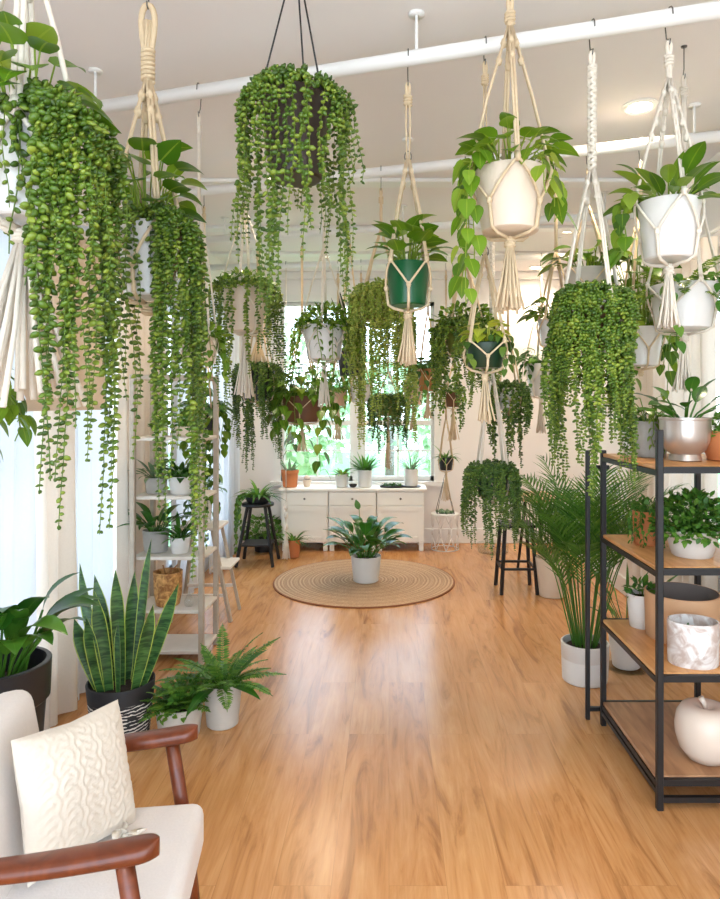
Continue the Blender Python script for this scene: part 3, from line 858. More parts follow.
# 9 green pot
hanging(HP, 'hanging plant', 408, 264, 306, 44, [pth(30, .085, .13, .095, up=.5, mat='pothos_light')],
        'bright green plastic pot of pointed heart leaves, hanging near the middle', 'long two-stage macrame hanger with a steel ring holding the bright green pot', rail=1, pot='green_pot', apex=160, tassel=362, cr=.0042, upper='long', rot=d2r(-90 + 45), taper=.8, flare=.4)
hanging(PP, 'hanging plant', 381, 292, 320, 42, [pearl(64, .3, .8, .085, .0085, dens=1.5, mat='pearl_lime', mn=240)],
        'yellow-green curtain of strands hanging just behind the bright green pot', 'macrame hanger of the yellow-green curtain plant', rail=2, pot='olive_pot', apex=230, cr=.0034)
hanging('hanging_trailing_plant', 'hanging plant', 324, 326, 360, 42, [bsh(420, .15, .12, .035, mat='pothos'), vine(14, .15, .42, .07, .032, mat='pothos')],
        'white pot of bushy small leaves below the black wired pot', 'macrame hanger with a knotted tassel under the bushy small-leaved white pot', rail=2, apex=248, tassel=405, cr=.0036, mat='white_cord', rot=d2r(-90), flare=.4)
hanging(PP, 'hanging plant', 245, 288, 332, 44, [bsh(300, .17, .1, .03, mat='pothos'), pearl(34, .2, .7, .11, .009, dens=1.7, mn=160, ang=None)],
        'white pot of bushy strands with a long white tassel, beside the pale ladder shelf', 'white macrame hanger with the longest straight tassel, beside the pale ladder shelf', rail=2, pot='cream_pot', apex=210, tassel=396, cr=.0042, mat='white_cord', rot=d2r(-90), flare=.4)
hanging(PP, 'hanging plant', 258, 368, 400, 34, [pearl(48, .3, .78, .08, .0095, dens=1.5, mat='pearl_deep', mn=200)],
        'deep green strand plant hanging directly below the long white tassel', 'macrame hanger of the deep green strand plant left of the window', rail=3, pot='black_pot', apex=305, cr=.0034)
hanging(HP, 'hanging plant', 302, 396, 422, 40, [pth(70, .24, .2, .1), vine(10, .2, .5, .1, .09)],
        'wide leafy plant filling the top corner of the window beside the middle tassel', 'macrame hanger holding the wide leafy plant in the window corner', rail=3, pot='brown_pot', apex=325, cr=.0036, tassel=450)
hanging('hanging_trailing_plant', 'hanging plant', 338, 390, 406, 18, [bsh(160, .13, .09, .04, mat='pothos'), vine(5, .1, .25, .06, .04)],
        'small peach pot hanging before the window with a peach tassel', 'small macrame hanger with tassel of the peach pot before the window', rail=4, pot='pink_pot', apex=350, tassel=440, cr=.004)
hanging(FP, 'hanging plant', 361, 384, 402, 22, [frn(16, .1, .18, .03, (.2, 1.3), 1.0)],
        'small white pot hanging in front of the window post', 'thin hanger of the small white pot before the window post', rail=4, apex=350, tassel=426, cr=.003)
hanging(PP, 'hanging plant', 388, 400, 416, 26, [pearl(36, .15, .45, .08, .012, dens=1.4, mat='pearl_deep', mn=120)],
        'olive pot of short dark strands hanging low in front of the window', 'hanger with a long thin tail under the olive pot before the window', rail=4, pot='olive_pot', apex=372, tassel=468, cr=.003, flare=.15)
hanging('hanging_trailing_plant', 'hanging plant', 413, 386, 405, 20, [vine(8, .1, .25, .05, .04, mat='fern'), bsh(70, .09, .05, .035)],
        'small blush pot hanging between the olive pot and the kraft brown pot', 'small hanger with short tassel of the blush pot before the window', rail=4, pot='pink_pot', apex=355, tassel=430, cr=.0035)
hanging(HP, 'hanging plant', 428, 369, 391, 20, [pth(34, .12, .08, .065, mat='pothos_dark'), vine(7, .08, .26, .05, .05, mat='pothos_dark')],
        'kraft brown pot with dark leaves hanging below the bright green pot', 'grey-tan hanger with slim tassel of the kraft brown pot', rail=3, pot='kraft', apex=312, tassel=418, cr=.0032, taper=.85)
hanging(PP, 'hanging plant', 465, 328, 354, 42, [pearl(48, .2, .5, .09, .009, dens=1.4, mat='pearl', mn=260, mh=.08), bsh(240, .17, .13, .04, mat='pothos')],
        'wide bushy trailing plant in olive pot behind the dark green lime-leaved pot', 'macrame hanger of the wide bushy olive pot', rail=2, pot='olive_pot', apex=260, cr=.0034)
hanging(HP, 'hanging plant', 485, 343, 368, 42, [pth(18, .07, .06, .06, mat='lime'), vine(4, .06, .1, .03, .04, mat='pearl_deep')],
        'bottle green pot with lime yellow leaves hanging below the cream pot', 'long tan macrame hanger passing behind the cream pot to the lime-leaved pot', rail=1, pot='dark_green_pot', apex=255, loop=62, tassel=420, cr=.0034, upper='long', rot=d2r(-90 + 45), flare=.4)
hanging(PP, 'hanging plant', 492, 470, 496, 34, [pearl(60, .14, .42, .07, .0078, dens=1.4, mat='pearl_deep', mn=260, mh=.05)],
        'lowest hanging pearl plant, its strands reaching down beside the black backless stool', 'open cord hanger spreading in a tall cone above the lowest pearl plant', rail=2, pot='dark_green_pot', apex=372, cr=.004, mat='white_cord', upper='braid')
hanging('hanging_trailing_plant', 'hanging plant', 453, 392, 407, 16, [bsh(110, .11, .06, .04, mat='pothos'), vine(5, .15, .35, .05, .035)],
        'small brown pot hanging beside the right edge of the window', 'hanger with slim tassel of the small brown pot beside the window', rail=4, pot='brown_pot', apex=365, tassel=440, cr=.0032)
hanging('hanging_spider_plant', 'hanging plant', 446, 457, 470, 15, [ros(26, (0, .004), (.1, .18), .12, (.1, 1.4), 1.4, shape='strap', mat='fern')],
        'tiny black pot hanging lowest beside the window, above the white wire table', 'grey cord hanger and tassel of the tiny black pot above the wire table', rail=4, pot='black_pot', apex=418, tassel=500, cr=.003)
hanging(HP, 'hanging plant', 541, 364, 396, 30, [pth(44, .2, .1, .1, mat='pothos_dark'), vine(6, .15, .34, .06, .06, mat='pothos_dark')],
        'white pot of dark heart leaves hanging before the back corner of the room', 'macrame hanger with a straight pale tassel in the back corner of the room', rail=4, apex=300, tassel=432, cr=.0042, mat='white_cord', rot=d2r(-90), flare=.35)
hanging(PP, 'hanging plant', 508, 388, 410, 26, [pearl(26, .2, .55, .06, .012, dens=1.2, mat='pearl_deep', mn=90)],
        'white pot of thick rope-like strands between the lime-leaved pot and the back corner', 'macrame hanger of the thick rope-like strand plant', rail=3, apex=335, cr=.0034)
hanging('hanging_trailing_plant', 'hanging plant', 199, 338, 364, 36, [vine(8, .12, .3, .04, .04), bsh(140, .1, .06, .035, mat='pothos')],
        'cream pot half hidden behind the long strands next to the ladder shelf', 'thin cord hanger just behind the big rope loop, with cream fringe', rail=1, pot='cream_pot', apex=205, tassel=388, cr=.0026, mat='white_cord')
hanging(FP, 'hanging plant', 258, 318, 334, 26, [frn(14, .1, .18, .03, (.3, 1.3), .9)],
        'cream pot with wide fringe hidden behind the bushy strands of the long white tassel plant', 'wide cream fringe hanger glimpsed behind the long white tassel', rail=3, pot='cream_pot', apex=280, tassel=364, cr=.0045, flare=1.0)
hanging(HP, 'hanging plant', 556, 320, 346, 36, [pth(26, .16, .1, .09)],
        'white pot of heart leaves beside the densest pearl curtain, toward the window', 'tan hanger from the second pipe next to the cream pot of heart leaves', rail=2, apex=252, cr=.0034)
hanging(HP, 'hanging plant', 641, 328, 366, 42, [pth(60, .2, .42, .12), vine(6, .15, .35, .07, .08)],
        'tall heart-leaf plant in white pot rising behind the densest pearl curtain', 'macrame hanger buried in the tall heart-leaf plant', rail=2, apex=200, cr=.0036)
hanging(HP, 'hanging plant', 204, 414, 438, 26, [pth(36, .15, .1, .1, mat='pothos_dark'), vine(7, .2, .6, .07, .075, mat='pothos')],
        'dark pot of heart leaves hanging behind the far posts of the ladder shelf', 'cord hanger rising behind the ladder shelf', D=4.35, pot='black_pot', apex=330, cr=.0034)
hanging('hanging_snake_plant', 'hanging plant', 350, 350, 376, 26, [('rosette', dict(n=11, stem=(0, .004), leaf=(.25, .46), wr=.12, tilt=(.03, .35), droop=.1, shape='sword', mat='dark_leaf'))],
        'near-black pointed leaves in dark pot hanging between the middle tassel and green pot', 'hanger of the pot with near-black pointed leaves', rail=3, pot='black_pot', apex=250, cr=.003)
hanging(HP, 'hanging plant', -36, 385, 430, 44, [pth(24, .12, .1, .085), vine(9, .12, .3, .09, .07)],
        'leafy hanging plant cut by the edge of the view beside the sheer curtain', 'hanger at the very edge of the view beside the sheer curtain', D=2.05, apex=300, cr=.0036)

# ------------------------------------------------------------------ potted plants standing on things
def potted(name, label, cat, loc, rt, rb, h, pot, fol, style='plain', group=None, rz=0, soil=True):
    hseed[0] += 1
    t = thing(name, label, cat, loc, rz, group)
    add_pot(t, rt, rb, h, pot, style, 36, soil)
    foliage(t, h, rt, fol, hseed[0])
    return t

# rug and peace lily
rc = V((-.21, 5.6, 0)); RRG = .765
t = thing('round_rug', 'round woven jute rug with ring pattern on the wood floor', 'rug', rc)
mb = MB(); prof = []
nr = 30
for i in range(nr):
    r0 = (RRG - .012) * (1 - i / nr); r1 = (RRG - .012) * (1 - (i + 1) / nr)
    prof += [(r0, .0105), ((r0 * .75 + r1 * .25), .0125), ((r0 + r1) / 2, .0135), ((r0 * .25 + r1 * .75), .0125)]
mb.lathe([(RRG - .012, .001)] + prof + [(.001, .011)], 72); mb.obj('braid', M['rug'], t)
mb = MB(); mb.lathe([(RRG - .013, .001), (RRG - .002, .001), (RRG, .007), (RRG - .005, .0125), (RRG - .013, .011)], 72); mb.obj('binding', M['rug_edge'], t)
c = at(366, 581, 5.55); c.z = .0135
t = potted('potted_lily_plant', 'white pot of broad glossy leaves standing alone on the round rug', 'potted plant', c, .128, .105, .215, 'matte_white',
       [ros(44, (.1, .27), (.15, .25), .48, (.05, 1.15), 1.1, mat='lily', wave=.01)])
mb = MB(); mb.tube([(-.02, 0, .19), (-.05, 0, .5), (-.06, 0, .62)], .003, 5); mb.leaf((-.06, 0, .6), (-.3, -.2, 1), (0, -1, .2), .09, .05, 'lance', .3, .3); mb.obj('flower', M['stem'], t)

# snake plant
c = floor_at(121, 740)
t = thing('snake_plant', 'tall snake plant in black pot with white scribbled bands on the floor', 'potted plant', c)
add_pot(t, .146, .118, .27, 'scribble', 'plain', 40)
R = random.Random(5)
sn = [(-.085, -.02, .34, -.34, -.05, .07), (-.05, .04, .50, -.22, .1, .066), (-.03, -.05, .46, -.10, -.1, .066), (.05, .03, .66, .10, .05, .07), (.07, -.03, .40, .24, -.05, .062),
      (0, .06, .5, .02, .12, .06), (.09, .01, .5, .36, .0, .06), (-.06, -.06, .36, -.14, -.12, .06), (.02, -.07, .34, .06, -.1, .055), (-.08, .03, .56, -.28, .05, .07), (.0, 0, .54, -.05, 0, .062), (.08, .05, .30, .3, .1, .05)]
for (x, y, L, lx, ly, w) in sn:
    mb = MB(); d = V((lx, ly, 1)).normalized(); a = R.uniform(-1.2, 1.2)
    mb.leaf((x, y, .23), d, (math.sin(a) * .8, -1, 0), L, w, 'sword', R.uniform(-.12, .12), .35, 12, .004); mb.obj('leaf', M['sword'], t)

fernspec = [frn(34, .18, .36, .075, (.15, 1.5), 1.0, pin=30)]
c = floor_at(178, 737); potted('potted_fern', 'leafy fern in pale concrete pot on the floor, between the two other pots', 'potted plant', c + V((0, .02, 0)), .106, .088, .145, 'pale_grey_pot', [frn(30, .13, .24, .038, (.1, 1.25), .7, pin=16, mat='fern'), bsh(120, .11, .12, .035, mat='fern')])
c = floor_at(221, 727); potted('potted_fern', 'arching fern in cream tapered pot on the floor in front of the ladder shelf', 'potted plant', c + V((.0, .03, 0)), .09, .072, .2, 'pale_grey_pot', [frn(28, .2, .36, .042, (.1, 1.3), .75, pin=26), ros(9, (.02, .05), (.15, .24), .22, (.4, 1.5), .9, mat='lily')])

# big leafy plant behind the armchair
c = V((-1.315, 2.22, 0))
potted('potted_lily_plant', 'big drooping-leaved plant in tall black planter between armchair and curtain', 'potted plant', c, .155, .11, .63, 'black_pot', [ros(24, (.14, .26), (.17, .24), .4, (.05, .8), 1.5, mat='lily', sr=.005, az=(d2r(-50), 1.4))], 'rim')

# palm
c = floor_at(590, 684)
t = thing('potted_palm', 'feathery palm in ribbed white pot standing before the black metal shelf', 'potted plant', c + V((-.01, .06, 0)))
mb = MB(); mb.lathe([(.115, 0), (.12, .005), (.1245, .118), (.123, .121), (.123, .124), (.125, .127), (.128, .205), (.124, .209), (.118, .209), (.115, .15), (.06, .15)], 40); mb.obj('pot', M['matte_white'], t)
mb = MB(); mb.lathe([(.116, .17), (.1, .182), (.002, .185)], 24); mb.obj('soil', M['soil'], t)
R = random.Random(9)
for i in range(36):
    a = i * 2.39996; q = math.sqrt((i + .5) / 36)
    out = rot2(a); L = R.uniform(.78, 1.08); tl = .03 + .24 * q
    cur = out * math.sin(tl) + V((0, 0, math.cos(tl))); side = out.cross(V((0, 0, 1))).normalized()
    p = out * .06 * q + V((0, 0, .165)); pts = [p]; ds = [cur]; N = 34
    bend = .35 + .7 * q
    for k in range(N):
        p = p + cur * (L / N)
        if k > N * .35: cur = (Matrix.Rotation(-bend / (N * .65), 3, side) @ cur).normalized()
        pts.append(p); ds.append(cur)
    mb = MB(); mb.tube(pts[::2], [.0045 - .003 * j / (N / 2) for j in range(len(pts[::2]))], 5, False)
    for k in range(int(N * .5), N + 1):
        qq = (k / N - .5) / .5
        l = .2 * math.sin(PI * min(1, qq * .8 + .2)) ** .6 + .03
        up = side.cross(ds[k]).normalized()
        if up.z < 0: up = -up
        for sg in (-1, 1):
            mb.leaf(pts[k], side * sg * .8 + ds[k] * .9 + up * .25, up, l * R.uniform(.85, 1.1), .011, 'strap', R.uniform(.3, .9), .3, 4)
    mb.obj('frond', M['palm'], t)

# ------------------------------------------------------------------ armchair
def chair():
    t = thing('armchair', 'walnut framed armchair with cream upholstered seat and back', 'armchair', (-.768, 1.54, 0), d2r(7))
    mb = MB()
    mb.rbox((.095, 0, .375), (.41, .41, .125), .03, 4)
    mb.obj('seat', M['linen'], t)
    mb = MB(); m = Matrix.Translation((-.15, 0, .57)) @ Matrix.Rotation(d2r(-10), 4, 'Y')
    mb.rbox((0, 0, 0), (.11, .40, .40), .04, 4, m); mb.obj('backrest', M['linen'], t)
    for sy in (-1, 1):
        y = sy * .235
        # armrest: sculpted, widening to a rounded front end
        mb = MB(); n = 26; pts = []
        vs = []; fs = []; k = 16
        for i in range(n + 1):
            q = math.sin(i / n * PI / 2) ** 1.0; x = -.26 + .535 * q
            z = .575 + .028 * q - .01 * math.sin(q * PI)
            w = (.018 + .014 * math.sin(min(1, q * 1.25) * PI * .5)) * (1 if q < .93 else math.sqrt(max(.03, 1 - ((q - .93) / .07) ** 2)))
            hh = .014 + .004 * q
            for j in range(k):
                a = 2 * PI * j / k
                ca, sa = math.cos(a), math.sin(a)
                vs.append((x, y + w * math.copysign(abs(ca) ** .6, ca), z + hh * math.copysign(abs(sa) ** .6, sa)))
        for i in range(n):
            for j in range(k):
                j2 = (j + 1) % k
                fs.append((i * k + j, (i + 1) * k + j, (i + 1) * k + j2, i * k + j2))
        fs += [tuple(range(k)), tuple(n * k + j for j in range(k - 1, -1, -1))]
        mb.add(vs, fs); mb.obj('armrest', M['walnut'], t)
        mb = MB(); mb.tube([(.205, y, .59), (.24, y, .36), (.285, y, 0)], [.019, .019, .011], 10); mb.obj('leg', M['walnut'], t)
        mb = MB(); mb.tube([(-.2, y, .575), (-.22, y, .34), (-.3, y, 0)], [.016, .018, .011], 10); mb.obj('leg', M['walnut'], t)
        mb = MB(); mb.rbox((.01, y, .325), (.46, .024, .05), .008, 2); mb.obj('side_rail', M['walnut'], t)
    mb = MB(); mb.rbox((.23, 0, .29), (.024, .45, .045), .006, 2); mb.obj('front_rail', M['walnut'], t)
    mb = MB(); mb.rbox((-.21, 0, .33), (.024, .45, .045), .006, 2); mb.obj('back_rail', M['walnut'], t)
    return t
chair()
# knitted cushion
def cushion():
    n = 56; S2 = .150
    vs = []; fs = []
    def surf(u, v, sg):
        e = (1 - abs(u) ** 2.6) * (1 - abs(v) ** 2.6)
        z = .058 * max(0, e) ** .55
        # knit relief: cables and zigzag columns
        rel = 0
        if sg > 0:
            c = abs(u) * 5.2
            band = int(c + .5) % 2
            if band == 0: rel = .0035 * math.sin(v * 46 + 2.2 * math.sin(u * 20))
            else: rel = .003 * math.sin((u * 60) + 1.8 * math.sin(v * 22))
            rel *= max(0, e) ** .3
        pin = 1 - .07 * (1 - abs(u)) * abs(v) ** 3 - 0
        pin2 = 1 - .07 * (1 - abs(v)) * abs(u) ** 3
        return (u * S2 * pin2 , v * S2 * pin, sg * z + rel)
    for sg in (1, -1):
        b = len(vs)
        for i in range(n + 1):
            for j in range(n + 1):
                vs.append(surf(-1 + 2 * i / n, -1 + 2 * j / n, sg))
        for i in range(n):
            for j in range(n):
                q = (b + i * (n + 1) + j, b + (i + 1) * (n + 1) + j, b + (i + 1) * (n + 1) + j + 1, b + i * (n + 1) + j + 1)
                fs.append(q if sg > 0 else q[::-1])
    mb = MB(); mb.add(vs, fs)
    o = mb.obj('throw_pillow', M['knit'])
    # local x along the lower edge, y upwards, z out towards the room
    ex = V((.44, .90, -.09)).normalized(); up = V((-.30, .10, .95)); up = (up - ex * up.dot(ex)).normalized(); ez = ex.cross(up)
    rot = Matrix((ex, up, ez)).transposed().to_4x4()
    o.matrix_world = Matrix.Translation((-.748, 1.585, .588)) @ rot
    tag(o, 'square ivory cable knit cushion leaning on the armchair', 'cushion')
cushion()
# ribbon on the seat
mb = MB()
R = random.Random(3)
for k in range(3):
    pts = []; a0 = k * 2.1
    for i in range(15):
        q = i / 14; a = a0 + q * 2.6
        pts.append(V((.03 * q * math.cos(a) + .01 * k, .05 * q * math.sin(a), .012 + .02 * math.sin(PI * q))))
    vs = []; fs = []
    for i, p in enumerate(pts):
        s = V((math.sin(i * .4 + k), math.cos(i * .4 + k), .5)).normalized() * .009
        vs += [p - s, p + s, p + s + V((0, 0, .0012)), p - s + V((0, 0, .0012))]
        if i < 14:
            b = i * 4
            for e in range(4): fs.append((b + e, b + (e + 1) % 4, b + 4 + (e + 1) % 4, b + 4 + e))
    mb.add(vs, fs)
o = mb.obj('ribbon', M['white_cord']); o.location = (-.65, 1.6, .4378)
tag(o, 'curled white ribbon lying on the armchair seat beside the knit cushion', 'ribbon')

# ------------------------------------------------------------------ right black metal shelf
X0, X1, Y0, Y1 = 1.0, 1.44, 2.44, 3.08
levels = [.117, .5, .894, 1.27]
t = thing('shelf_unit', 'black steel shelf unit with wooden boards on the right', 'shelf', ((X0 + X1) / 2, (Y0 + Y1) / 2, 0))
ox, oy = (X0 + X1) / 2, (Y0 + Y1) / 2; hx, hy = (X1 - X0) / 2, (Y1 - Y0) / 2
t['label'] = 'black steel frame shelf with four wooden boards holding pots'
PW = .024
for sx in (-1, 1):
    for sy in (-1, 1):
        mb = MB(); top = 1.405 if sy < 0 else 1.285
        mb.rbox((sx * hx, sy * hy, top / 2), (PW, PW, top), .003, 1); mb.obj('post', M['black_metal'], t, False)
for i, z in enumerate(levels):
    mb = MB(); mb.rbox((0, 0, z - .008), (2 * hx + .012, 2 * hy - PW - .004, .016), .003, 1)
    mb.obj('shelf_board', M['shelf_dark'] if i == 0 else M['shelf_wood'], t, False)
    mb = MB()
    for sx in (-1, 1): mb.box((sx * hx, 0, z - .027), (.018, 2 * hy - PW, .02))
    for sy in (-1, 1): mb.box((0, sy * hy, z - .014), (2 * hx - PW, .018, .024))
    mb.obj('shelf_frame', M['black_metal'], t, False)
mb = MB()
for sy in (-1, 1): mb.box((0, sy * hy, .04), (2 * hx - PW, .018, .02))
mb.box((-hx, 0, .1 - .04), (.018, 2 * hy - PW, .018))
mb.obj('foot_rail', M['black_metal'], t, False)
# slim post standing just behind the shelf's corner
mb = MB(); mb.rbox((0, 0, .64), (.02, .02, 1.28), .003, 1)
mb.box((.05, 0, .05), (.1, .018, .018)); mb.box((.05, 0, 1.2), (.1, .018, .018))
o = mb.obj('shelf_bracket', M['black_metal'], t, False); o.location = (-hx - .055, hy + .06, 0)

def onshelf(px, Y, lvl): return V(((px - CX) * Y / F, Y, levels[lvl] + .0))
sc = lambda p, Y: p * Y / F
p = onshelf(685, 2.68, 3)
t = thing('potted_lily_plant', 'silver footed pot with broad leaves on the top board of the black shelf', 'potted plant', p)
Y = 2.68; r = sc(24, Y)
mb = MB(); mb.lathe([(r * .6, 0), (r * .66, .004), (r * .62, .02), (r * .58, .028), (r * .8, .045), (r * .96, .08), (r * 1.0, .12), (r * 1.0, .165), (r * 1.03, .168), (r * 1.03, .176), (r * .95, .176), (r * .9, .12), (r * .4, .12)], 36); mb.obj('pot', M['silver'], t)
mb = MB(); mb.lathe([(r * .92, .145), (r * .6, .155), (.002, .157)], 20); mb.obj('soil', M['soil'], t)
rosette(t, .16, 13, (.06, .16), (.09, .15), .5, (.2, 1.4), .7, 'lance', M and 'lily', 31, .03, stemr=.004)
potted('potted_trailing_plant', 'grey stone pot with small leaves behind the silver footed pot', 'potted plant', onshelf(651, 2.86, 3), sc(15, 2.86), sc(14.5, 2.86), .155, 'grey_pot', [pth(14, .09, .09, .07), vine(3, .1, .18, .03, .03, ang=(d2r(-100), .5))])
potted('potted_trailing_plant', 'small whitish pot at the back corner of the top board of the black shelf', 'potted plant', onshelf(633, 2.99, 3), sc(12, 2.9), sc(10, 2.9), .115, 'matte_white', [bsh(70, .06, .07, .04, mat='pothos_dark')])
potted('potted_trailing_plant', 'terracotta pot at the outer end of the black shelf, top board', 'potted plant', onshelf(724, 2.7, 3), sc(20, 2.7), sc(16, 2.7), .12, 'terracotta', [bsh(90, .08, .06, .045, mat='fern')], 'round')
potted('potted_bushy_plant', 'white pot with a round bushy green plant on the shelf board below the silver pot', 'potted plant', onshelf(692, 2.64, 2), sc(26, 2.64), sc(19, 2.64), .108, 'matte_white', [bsh(900, .145, .15, .03, mat='fern')])
potted('potted_trailing_plant', 'terracotta pot beside the round bushy plant on the black shelf', 'potted plant', onshelf(647, 2.86, 2), sc(14, 2.86), sc(12.5, 2.86), .145, 'terracotta', [bsh(40, .05, .05, .035), vine(7, .1, .22, .03, .022, mat='fern', ang=(d2r(-110), 1.2))])
p = onshelf(682, 2.84, 1)
t = thing('clay_planter', 'wide empty tan clay planter on the black shelf behind the marbled oval pot', 'planter', p)
r = sc(36, 2.8)
mb = MB(); mb.lathe([(r * .93, 0), (r * .97, .005), (r, .19), (r * .99, .195), (r * .95, .195)], 44, cap=(1, 0)); mb.obj('wall_body', M['tan_pot'], t).name = 'body'
mb = MB(); mb.lathe([(r * .95, .195), (r * .93, .02), (r * .5, .018), (.002, .018)], 44, cap=(0, 1)); mb.obj('liner', M['tan_inside'], t)
p = onshelf(693, 2.55, 1)
t = thing('oval_pot', 'white oval pot with tan marbling, in front of the tan clay planter', 'pot', p, d2r(-8))
r = sc(24, 2.56)
mb = MB(); mb.lathe([(r * .96, 0), (r, .005), (r * 1.02, .16), (r, .166), (r * .94, .166), (r * .92, .08), (r * .3, .08)], 40, sy=.8); mb.obj('body', M['marble'], t)
mb = MB(); mb.lathe([(r * .92, .115), (r * .6, .122), (.002, .124)], 24, sy=.8); mb.obj('soil', M['soil'], t)
R = random.Random(2); mb = MB()
for i in range(16): mb.leaf((R.uniform(-.05, .05), R.uniform(-.03, .03), .118), (R.uniform(-1, 1), R.uniform(-1, 1), .8), (0, 0, 1), .03, .014, 'lance', .5)
mb.obj('sprout', M['fern'], t)
potted('potted_trailing_plant', 'white pot behind the posts of the black shelf, beside the tan clay planter', 'potted plant', onshelf(641, 2.97, 1), sc(14, 2.95), sc(11, 2.95), .15, 'matte_white', [bsh(40, .05, .06, .04)])
p = onshelf(706, 2.58, 0)
t = thing('ceramic_apple', 'cream ceramic apple ornament on the lowest board of the black shelf', 'ornament', p)
r = sc(29.5, 2.57)
mb = MB(); mb.lathe([(r * .45, 0), (r * .62, .005), (r * .86, .04), (r * .98, .088), (r * 1.0, .124), (r * .94, .168), (r * .78, .197), (r * .5, .209), (r * .25, .202), (r * .08, .188), (.001, .184)], 40); mb.obj('body', M['ceramic'], t)
mb = MB(); mb.tube([(0, 0, .18), (-.008, 0, .215), (-.02, 0, .236)], [.008, .009, .012], 10); mb.obj('stem', M['ceramic'], t)

# pots behind the shelf on the floor
c = floor_at(634, 676)
t = thing('floor_pot', 'white pot in a clear saucer on the floor behind the black shelf', 'pot', c + V((.0, .12, 0)))
mb = MB(); mb.lathe([(.115, 0), (.12, .004), (.125, .024), (.122, .024), (.115, .008), (.1, .006)], 30); mb.obj('saucer', M['clear'], t)
mb = MB(); mb.lathe([(x, z + .008) for x, z in pot_profile(.1, .075, .2, 'plain')], 30); mb.obj('pot', M['matte_white'], t)
rosette(t, .2, 16, (.1, .3), (.2, .3), .1, (.1, .9), .7, 'strap', 'palm', 77, .03)
c = floor_at(556, 600)
potted('potted_palm', 'cream pot on a white saucer on the floor between stool and palm', 'potted plant', c + V((0, .12, 0)), .13, .1, .3, 'cream_pot', [ros(14, (.1, .3), (.2, .35), .09, (.1, .7), .7, shape='strap', mat='palm')])
c = floor_at(700, 690)

# ------------------------------------------------------------------ stools, tables
def stool(name, label, px, py, top_z, rtop, spread, mat, shelf=False, square=False, cat='stool'):
    c = floor_at(px, py); t = thing(name, label, cat, c)
    mb = MB()
    if square: mb.rbox((0, 0, top_z - .012), (rtop * 2, rtop * 2, .024), .006, 2)
    else: mb.lathe([(rtop * .9, top_z - .03), (rtop, top_z - .026), (rtop, top_z - .004), (rtop * .96, top_z)], 28)
    mb.obj('seat', M[mat], t)
    for k in range(4):
        a = PI / 4 + k * PI / 2; u = rot2(a)
        mb = MB(); mb.beam(u * rtop * .95 * (1.3 if square else .85) * .95 + V((0, 0, top_z - .02)), u * spread, .024, .024, .003); mb.obj('leg', M[mat], t, False)
    for zz in ((.2,) if square else (.19,)):
        if shelf:
            mb = MB(); mb.rbox((0, 0, zz), (spread * 1.15, spread * 1.15, .016), .004, 1); mb.obj('lower_shelf', M[mat], t, False)
        else:
            for k in range(4):
                q = (top_z - zz) / top_z; rr = rtop * .95 * (1.3 if square else .85) * (1 - q) + spread * q
                u = rot2(PI / 4 + k * PI / 2) * rr; w = rot2(PI / 4 + (k + 1) * PI / 2) * rr
                mb = MB(); mb.beam(u + V((0, 0, zz)), w + V((0, 0, zz)), .018, .018); mb.obj('stretcher', M[mat], t, False)
    return t, c
t, c = stool('plant_stool', 'black wooden stool carrying a leafy plant before the left curtain', 258, 563, .57, .15, .24, 'black_metal', True)
potted('potted_fern', 'strap-leaved plant in shallow pot on the black plant stool', 'potted plant', c + V((0, 0, .57)), .12, .1, .06, 'black_pot', [ros(50, (0, .004), (.16, .28), .13, (.2, 1.5), 1.3, shape='strap', mat='fern'), vine(6, .2, .5, .08, .05, ang=(d2r(200), .6))])
stool('bar_stool', 'black square backless stool by the round wooden table', 516, 590, .545, .13, .2, 'black_metal', False, True)
c = floor_at(536, 572); t = thing('round_table', 'round wooden table behind the black square stool', 'table', c + V((.02, .0, 0)))
mb = MB(); mb.lathe([(.27, .66), (.29, .665), (.29, .682), (.285, .686)], 36); mb.obj('table_top', M['table_wood'], t)
for k in range(3):
    u = rot2(k * 2 * PI / 3 + .4); mb = MB(); mb.tube([u * .12 + V((0, 0, .66)), u * .2 + V((0, 0, .0))], [.016, .012], 8); mb.obj('leg', M['black_metal'], t)
# glass tray on the floor
c = floor_at(493, 552); t = thing('glass_vase', 'clear glass dish on the floor below the lowest pearl plant', 'dish', c)
mb = MB(); mb.lathe([(.15, 0), (.155, .004), (.16, .09), (.157, .09), (.15, .008), (.002, .008)], 32); mb.obj('bowl', M['clear'], t)

# terracotta pot by the cabinet, low bushy plant
c = floor_at(294, 557); potted('potted_fern', 'terracotta pot with arching leaves on the floor beside the cabinets', 'potted plant', c, .06, .05, .17, 'terracotta', [ros(30, (0, .004), (.14, .24), .1, (.2, 1.4), 1.3, shape='strap', mat='fern')], 'round')
c = floor_at(268, 552); potted('potted_bushy_plant', 'low bushy plant in dark pot on the floor behind the black plant stool', 'potted plant', c + V((-.05, .05, 0)), .11, .09, .16, 'black_pot', [bsh(260, .2, .2, .06, mat='fern')])

